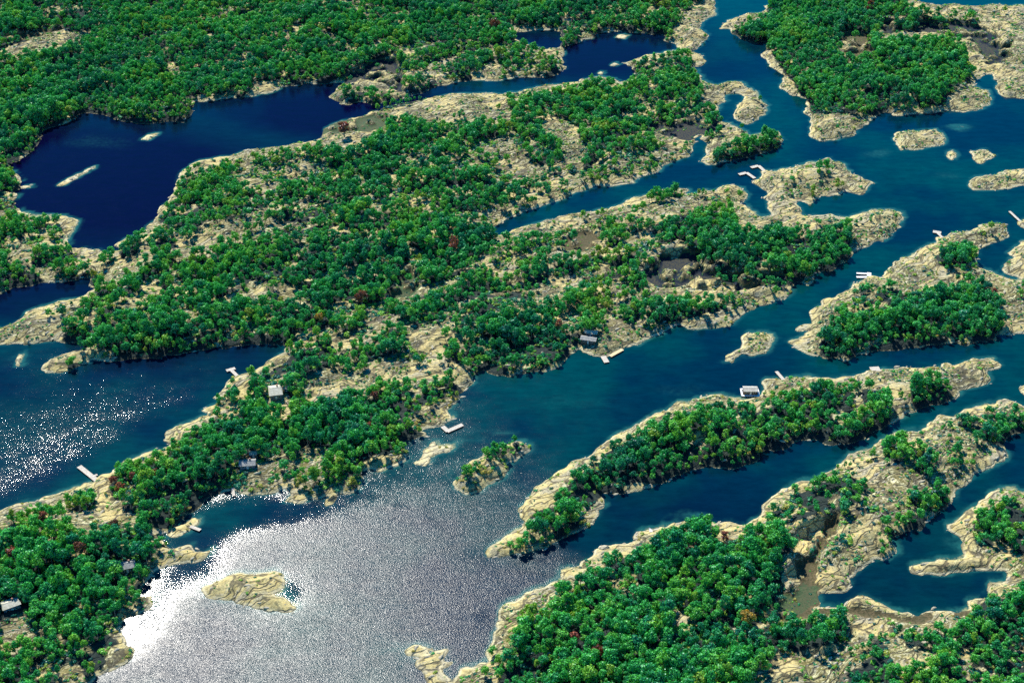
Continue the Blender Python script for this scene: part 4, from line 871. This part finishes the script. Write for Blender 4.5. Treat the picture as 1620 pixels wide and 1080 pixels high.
house('little hut with a pale roof uphill of the long roofed grey cabin', 402, 727, 3.2, 2.4, 8, 2.2, 18, M_ROOFP, M_WALL, 'hut', 'hut', chimney=False)
house('dark grey cabin half hidden in the lower left wood', 202, 901, 7.4, 4.8, 18, 3.0, 24, M_ROOFG, M_WALL)
house('pale roofed cottage at the left edge, surrounded by trees', 21, 970, 7.4, 5.0, 30, 3.2, 18, M_ROOFP, M_WALLB, 'cottage', 'cottage', hip=.3)
bh = house('grey boathouse with a ribbed metal roof standing in the water', 1187, 616, 7.6, 4.6, -1, 2.4, 14, M_METAL, M_WALL, 'boathouse', 'boathouse', base=.5, chimney=False, eave=.3)
bm = bmesh.new()
for sy in (-1, 1): box(bm, (0, sy * 3.1), (1, 0), (0, 1), 5.2, .55, -.05, .12)
box(bm, (-4.7, 0), (1, 0), (0, 1), .5, 2.5, -.055, .115); box(bm, (4.7, 0), (1, 0), (0, 1), .5, 2.5, -.055, .115)
link(bpy.data.objects.new('walkway', bm_mesh('walkway', bm, M_PAINTW)), bh)
bm = bmesh.new()
for k in range(9): box(bm, (-3.6 + k * .9, 0), (1, 0), (0, 1), .05, .2, 3.62, 3.7)
link(bpy.data.objects.new('roof_ribs', bm_mesh('roof_ribs', bm, M_TRIM)), bh)
for sx in (-1, 1):
    for sy in (-1, 1):
        bm = bmesh.new(); tube(bm, (sx * 5.0, sy * 3.4, -2.5), (sx * 5.0, sy * 3.4, .5), .14, .14, 7); link(bpy.data.objects.new('post', bm_mesh('post', bm, M_POST)), bh)

# white dinghy pulled up beside the shore walk
def boat(label, u, v, ang, Lb=4.2, z=.95):
    x, y = gp(u, v, z); e = bpy.data.objects.new('dinghy', None); e.location = (float(x), float(y), max(z, float(ground_z(np.array(x), np.array(y))) + .15)); e.rotation_euler = (0, 0, R(ang)); link(e); tag(e, label, 'boat')
    prof = [(-.5, .62, .5), (-.25, .78, .48), (0, .8, .48), (.25, .62, .52), (.42, .3, .6), (.5, .03, .68)]
    bm = bmesh.new(); rows = []
    for (t, w, h) in prof:
        rows.append([bm.verts.new((t * Lb, yy, zz)) for yy, zz in ((-w, h), (-w * .75, .08), (0, 0), (w * .75, .08), (w, h))])
    for a_, b_ in zip(rows, rows[1:]):
        for i in range(4): bm.faces.new((a_[i], a_[i + 1], b_[i + 1], b_[i]))
    bm.faces.new(rows[0])
    link(bpy.data.objects.new('hull', bm_mesh('hull', bm, M_PAINTW)), e)
    for t in (-.25, .05, .28):
        bm = bmesh.new(); box(bm, (t * Lb, 0), (1, 0), (0, 1), .14, .5, .34, .39); link(bpy.data.objects.new('seat', bm_mesh('seat', bm, M_DOCK)), e)
boat('white dinghy pulled up on the shore walk of the lower right wood', 1029, 841, 100)
boat('small pale boat lying by the rocks above the twin roofed grey cabin', 322, 795 - 48, 20, 3.6) if False else None

# bare leaning trunks and fallen logs
def snag(label, u, v, ang, Ls, tilt):
    x, y = gp(u, v, 1.0); z = float(ground_z(np.array(x), np.array(y))); bm = bmesh.new(); tube(bm, (0, 0, 0), (Ls, 0, .3), .22, .08, 7)
    tube(bm, (Ls * .55, 0, .15), (Ls * .75, .9, .5), .07, .03, 5); tube(bm, (Ls * .7, 0, .2), (Ls * .9, -.8, .5), .06, .02, 5)
    o = bpy.data.objects.new('fallen_log', bm_mesh('fallen_log', bm, M_BARK)); o.location = (float(x), float(y), max(z, 0) + .2); o.rotation_euler = (0, -R(tilt), R(ang)); tag(link(o), label, 'log', 'bleached logs and bare trunks')
snag('bleached bare trunk leaning in the hollow right of the pale roofed cottage', 452, 640, -60, 5, 8)
snag('pale fallen log on the dark ground of the lower left wood', 190, 915, 100, 5, 12)
snag('pale fallen log near the U-shaped dock', 1424, 438, -60, 5, 3)
snag('long pale log across the shade on the boathouse island', 1236, 622, -45, 6, 3)
snag('bleached log at the base of the trees by the dark cove', 1392, 822, -50, 6, 5)
snag('bare pale trunk standing out at the bottom of the lower right wood', 1178, 1065, -70, 6, 15)
